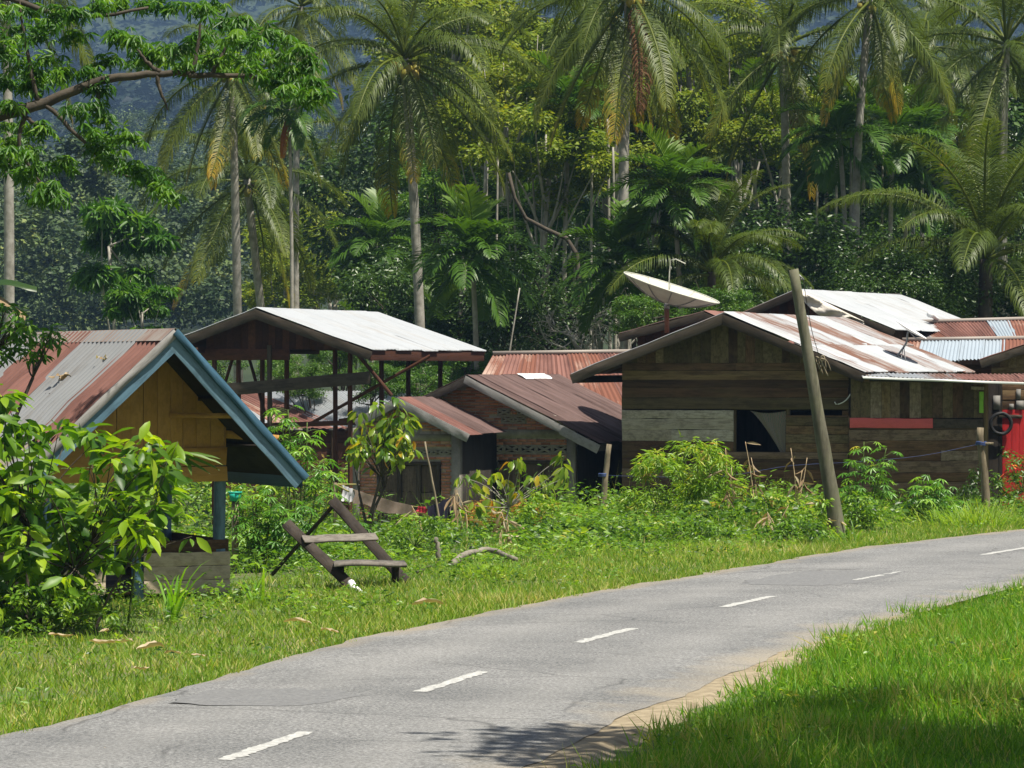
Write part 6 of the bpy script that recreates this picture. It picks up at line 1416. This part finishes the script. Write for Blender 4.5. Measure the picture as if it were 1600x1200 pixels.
# tall lush weed clump before the timber house
def blade_clump(name, label, Z, base, n, h, w, spread, mat, seed, lean=.4, cat='plant', tint=(.2, .8), group=None):
    r = np.random.default_rng(seed); b_ = W(*base, Z); b_[2] = tz(b_[0], b_[1]) - .03; g = Geo(); p = np.c_[r.normal(0, spread, n), r.normal(0, spread, n), np.zeros(n)]
    yd = np.c_[p[:, :2] / max(spread, .01) * lean * .6 + r.normal(0, lean * .5, (n, 2)), np.ones(n)]; zd = np.c_[-yd[:, :2] - r.normal(0, .05, (n, 2)), np.zeros(n)]
    V0 = 6; L = h * r.uniform(.55, 1.1, n); T = (A([[-.5, 0, 0], [.5, 0, 0], [.45, .35, -.03], [-.45, .35, -.03], [.35, .65, -.13], [-.35, .65, -.13], [.2, .85, -.26], [-.2, .85, -.26], [0, .97, -.42]]), [A([[0, 1, 2, 3], [3, 2, 4, 5], [5, 4, 6, 7]]), A([[7, 6, 8]])])
    scatter(g, T, p, yd, zd, L, w * r.uniform(.7, 1.3, n), r.uniform(*tint, n)); root = thing(name, label, cat, b_, 0, group); g.build('blades', mat, root); return root
blade_clump('grass_clump', 'tall arching grass clump before the stall parapet', 41.5, (268, 948), 16, .78, .035, .06, 'grass', 1, .45); blade_clump('grass_clump', 'arching grass clump on the verge between stall and bench', 44.5, (400, 925), 14, .60, .03, .07, 'grass', 2, .7)
blade_clump('grass_clump', 'low dense grass tuft on the verge beside the fallen log', 50.0, (770, 905), 240, .30, .014, .28, 'verge_grass', 3, .5); blade_clump('grass_clump', 'small dark tuft of grass at the road edge below the log', 45.5, (790, 930), 70, .16, .014, .12, 'grass', 4, .5)
blade_clump('grass_clump', 'broad tuft of long grass at the foot of the crooked post', 66.0, (1530, 812), 420, .55, .016, .5, 'verge_grass', 5, .6); blade_clump('grass_clump', 'tuft of bright blades at the base of the leaning pole', 60.0, (1322, 840), 26, .4, .03, .09, 'weed', 6, .5)
def lush(name, label, Z, base, clusters, rpx, n_each, leaf, wid, mat, seed, **kw): return px_plant(name, label, kw.pop('cat', 'plant'), Z, base, clusters, rpx, n_each, kw.pop('T', T_DIAMOND), leaf, wid, mat, kw.pop('dj', .5), kw.pop('tint', (.1, .9)), kw.pop('droop', .5), kw.pop('up', .8), True, kw.pop('stem_mat', 'green_stem'), .01, 1, seed, **kw)
lush('tall_weed', 'tall bright weed clump growing against the timber house wall', 67.5, (1060, 850), region([(985, 800), (985, 745), (1005, 715), (1040, 700), (1085, 690), (1130, 705), (1160, 740), (1165, 790), (1150, 835), (985, 840)], 105, 12), 15, 70, .15, .18, 'weed', 7, tint=(.4, .9))
lush('tall_weed', 'vine covered shrub beside the red shop door', 74.0, (1572, 800), region([(1545, 790), (1550, 740), (1570, 705), (1600, 715), (1640, 740), (1640, 795)], 40, 13), 12, 30, .09, .5, 'tree_mid', 8); lush('tall_weed', 'dark weed growing against the shaded corner of the annex', 73.5, (1520, 800), region([(1490, 790), (1500, 750), (1525, 735), (1540, 790)], 22, 14), 12, 30, .09, .5, 'tree_dark', 9)
lush('tall_weed', 'leafy weed thicket spreading along the foot of the timber house', 65.0, (1200, 850), region([(1150, 860), (1160, 790), (1200, 765), (1260, 780), (1300, 760), (1310, 850)], 60, 15), 14, 40, .085, .5, 'weed', 10); lush('tall_weed', 'dense dark green thicket at the edge of the verge before the timber house', 60.0, (1080, 868), region([(960, 868), (965, 830), (1020, 812), (1090, 815), (1140, 825), (1180, 850), (1150, 872)], 60, 16), 13, 40, .08, .5, 'weed', 11, tint=(.0, .6))
lush('tall_weed', 'pale weed thicket beside the cassava and leaning pole', 64.0, (1330, 840), region([(1310, 835), (1318, 780), (1350, 760), (1385, 790), (1390, 830)], 30, 17), 12, 34, .08, .45, 'weed', 12)
lush('tall_weed', 'dark leafy thicket before the middle of the brick house', 59.0, (900, 880), region([(815, 872), (820, 830), (860, 808), (930, 812), (965, 835), (960, 872)], 45, 26), 13, 40, .085, .5, 'weed', 16, tint=(.0, .65))
lush('tall_weed', 'leafy weed mound between the bench and the brick porch', 56.0, (640, 872), region([(590, 868), (600, 835), (640, 805), (690, 800), (705, 850), (690, 872)], 36, 27), 12, 36, .08, .5, 'weed', 17, tint=(.05, .75))
lush('tall_weed', 'bright weed clump at the foot of the leaning mossy post', 63.0, (965, 850), region([(930, 845), (940, 800), (975, 790), (990, 840)], 26, 28), 11, 34, .08, .45, 'weed', 18)
lush('tall_weed', 'dark undergrowth clump in front of the dead maize', 59.5, (1225, 862), region([(1165, 865), (1180, 820), (1230, 805), (1290, 815), (1300, 858)], 44, 29), 12, 38, .085, .5, 'weed', 19, tint=(.0, .6))
lush('tall_weed', 'tall yellow green shrub before the brick wall beside the mossy post', 63.5, (860, 850), region([(800, 840), (810, 790), (850, 765), (895, 780), (915, 835)], 40, 30), 12, 30, .10, .4, 'weed', 20, tint=(.45, .92))
lush('tall_weed', 'tall bright shrub between the leaning pole and dead maize', 62.5, (1275, 850), region([(1240, 845), (1250, 795), (1280, 770), (1305, 790), (1310, 845)], 30, 31), 12, 30, .09, .45, 'weed', 21, tint=(.35, .9))
lush('fern_patch', 'rusty orange weed patch before the brick house', 64.5, (830, 850), region([(705, 800), (720, 785), (790, 780), (850, 785), (905, 805), (890, 825), (720, 822)], 50, 18), 10, 60, .05, .5, 'rust_fern', 13, stem_mat='bark_dark'); lush('garden_hedge', 'sunlit creeper shrub before the pavilion posts', 80.0, (450, 800), region([(360, 800), (370, 740), (430, 700), (500, 710), (530, 790)], 40, 19), 14, 30, .12, .45, 'weed', 14)
# dry maize stalks
def maize(label, Z, base, tops, seed):
    r = np.random.default_rng(seed); b_ = W(*base, Z); b_[2] = tz(b_[0], b_[1]) - .03; root = thing('dry_maize', label, 'plant', b_, 0, 'dead maize stalks'); gs = Geo(); gl = Geo()
    for tp in tops:
        t = W(*tp, Z) - b_; C = curve_pts([A([r.normal(0, .04), 0, 0]), t * A([.5, .5, .55]), t + A([r.normal(0, .08), 0, 0])], 10); tube(gs, C, np.linspace(.014, .005, 10), 6); n = 7; u = r.uniform(.35, 1, n); p = np.stack([np.interp(u, np.linspace(0, 1, 10), C[:, k]) for k in range(3)], 1); a = r.uniform(0, 6.28, n)
        scatter(gl, T_LEAF, p, np.c_[np.cos(a), np.sin(a), r.uniform(-2.2, .2, n)], rdir(n, 0, r), r.uniform(.2, .42, n), .05, r.random(n), 1.5)
    gs.build('stem', 'husk', root); gl.build('foliage', 'dry', root)
MZ = ['dead brown maize stalk before the open window', 'cluster of dead maize stalks beside the leaning pole and window', 'dead maize stalk beside the tall bright weed clump', 'short dead maize stalks at the edge of the verge', 'single dead maize stalk right beside the leaning pole foot']
for i, (b_, tops, Z) in enumerate((((1180, 800), ((1168, 690), (1182, 715)), 69), ((1245, 810), ((1240, 700), (1262, 715), (1250, 735)), 68), ((1140, 820), ((1132, 700), (1140, 730)), 67), ((1215, 850), ((1205, 800), (1225, 790)), 61), ((1300, 850), ((1290, 770),), 62))): maize(MZ[i], Z, b_, tops, 50 + i)
for i, (b_, tops, Z) in enumerate((((730, 850), ((712, 775), (728, 770)), 60), ((790, 860), ((792, 800), (798, 812)), 58), ((660, 850), ((655, 790),), 60))): maize('withered brown stalks ' + ('beside the clothes line post', 'below the rusty orange weed patch', 'behind the bench in the weeds')[i], Z, b_, tops, 60 + i)
# banana leaf at the edge
root = thing('banana_plant', 'torn dark banana leaf reaching past the palm trunk beside the stall', 'plant', (W(-60, 500, 60)[0], 60, tz(W(-60, 500, 60)[0], 60) - .05)); loc = A(root.location); gs = Geo(); tube(gs, [A([0, 0, 0.]), W(-70, 500, 60) - loc], [.12, .08], 10); gs.build('stem', 'green_stem', root, True)
for i, (pa, pb) in enumerate((((-60, 470), (58, 448)), ((-60, 470), (40, 492)), ((-65, 480), (-120, 380)))):
    g = Geo(); a, b_ = W(*pa, 60) - loc, W(*pb, 60) - loc; C = curve_pts([a, (a + b_) / 2 + A([0, 0, .22]), b_], 14); V = []
    for k, c_ in enumerate(C): w = .17 * math.sin(math.pi * min(.97, .08 + k / 13)) ** .5; V += [c_ + A([0, -w, -.09]), c_, c_ + A([0, w, -.07 + rng.normal(0, .02)])]
    g.add(V, A([[k * 3 + j, k * 3 + j + 1, k * 3 + j + 4, k * 3 + j + 3] for k in range(13) for j in range(2)]), .25); g.build('leaf_blade', 'tree_dark' if i != 1 else 'dry', root, True)

# ================================================================== undergrowth between verge and houses
r = np.random.default_rng(31); n = 10500; s = r.uniform(s_of(-4.4, 8), s_of(24, 77), n); o = r.uniform(5.2, 20, n); i = np.clip(np.searchsorted(RS, s), 0, len(RS) - 1)
x = RL[i, 0] - RN[i, 0] * o; y = RL[i, 1] - RN[i, 1] * o; px = CX + x / y * FPX
thr = np.interp(px, [0, 350, 500, 640, 760, 950, 1150, 1310, 1500, 1700], [8.0, 7.4, 7.6, 7.8, 6.8, 5.6, 5.3, 5.4, 5.8, 6]) + r.normal(0, .35, n)
keep = (np.abs(x) < .16 * y + 1) & (o > thr) & (y < 73.0) & ~((px < 480) & (y < 50.2)) & (y > 38)
x, y, o, px = x[keep], y[keep], o[keep], px[keep]; z = terr(x, y) - .03; h = np.clip(.22 + .075 * (o - thr[keep]), .15, .8) * r.uniform(.6, 1.3, len(x)); h = np.where(px < 640, h * .8, h) * np.clip(.85 + .35 * np.sin(x * 1.5 + 1.7 * np.sin(y * .8)) + .25 * np.sin(y * 1.3 + x * .9 + 2), .35, 1.5)
k = 24; u = r.random((len(x), k)) ** .6; pos = np.stack([x[:, None] + r.normal(0, .13, u.shape) * (1 + u), y[:, None] + r.normal(0, .13, u.shape), z[:, None] + u * h[:, None]], -1).reshape(-1, 3); N = len(pos); a = r.uniform(0, 6.28, N)
yd = np.c_[np.cos(a), np.sin(a), r.uniform(-.5, .6, N)]; zd = unit(np.c_[r.normal(0, .9, N), r.normal(0, .9, N), np.ones(N)]); ptint = np.repeat(np.clip(.4 + .22 * np.sin(x * .8 + 2 * np.sin(y * .5)) + r.normal(0, .16, len(x)), .02, .9), k); L = r.uniform(.6, 1.2, N) * np.repeat(r.choice([.06, .08, .11, .16], len(x)), k)
g = Geo(); scatter(g, T_DIAMOND, pos, yd, zd, L, L * np.repeat(r.choice([.18, .3, .45, .55], len(x)), k), np.clip(ptint + r.normal(0, .12, N), 0, 1))
tag(g.build('weed_undergrowth', 'weed'), 'tangled green weeds filling the garden below the houses', 'weeds', kind='stuff')
n2 = 9000; j = r.integers(0, len(x), n2); g = Geo(); P = np.c_[x[j] + r.normal(0, .2, n2), y[j] + r.normal(0, .2, n2), z[j]]; scatter(g, T_BLADE, P, np.c_[r.normal(0, .28, (n2, 2)), np.ones(n2)], np.c_[r.normal(0, 1, (n2, 2)), np.zeros(n2)], h[j] * r.uniform(.7, 1.35, n2), r.uniform(.008, .02, n2), np.clip(r.normal(.45, .25, n2), 0, 1))
tag(g.build('tall_grass', 'verge_grass'), 'tall grass stalks standing among the garden weeds', 'grass', kind='stuff')
lush('tall_weed', 'low weeds crowding the foot of the big leafy bush', 39.0, (70, 985), region([(-60, 985), (-40, 915), (60, 905), (150, 905), (205, 945), (190, 975), (60, 992)], 60, 24), 12, 34, .07, .45, 'weed', 15, tint=(.0, .8))
# field of low scrub behind the houses
n = 9000; y = r.uniform(79, 132, n); x = r.uniform(-.155, .155, n) * y; z = -1.35 + r.random(n) * 1.6 * S01((y - 84) / 20); ok = (y > 100) | (x < -1.5); x, y, z = x[ok], y[ok], z[ok]; n = len(x)
g = Geo(); blob_leaves(g, T_DIAMOND, np.c_[x, y, z][:2600], .45, 26, .20, .4, (.2, .9), .8, .2, r, .6, .3); tag(g.build('scrub_field', 'weed'), 'bright green scrub covering the field behind the houses', 'scrub', kind='stuff')

# ================================================================== haze
g = Geo(); g.add(box_v(-1900, 1900, -420, 3400, -14, 640), BOXF); hz = g.mesh('haze', 'white_paint'); hz.materials.clear()
m = bpy.data.materials.new('haze_air'); m.use_nodes = True; nt = m.node_tree; nt.nodes.clear(); out = nt.nodes.new('ShaderNodeOutputMaterial'); pv = nt.nodes.new('ShaderNodeVolumePrincipled')
pv.inputs['Color'].default_value = (.36, .60, 1.0, 1); pv.inputs['Density'].default_value = .00017; pv.inputs['Anisotropy'].default_value = 0.0; nt.links.new(pv.outputs[0], out.inputs['Volume']); hz.materials.append(m)
tag(link('haze', hz), 'thin blue haze over the valley', 'haze', kind='stuff')
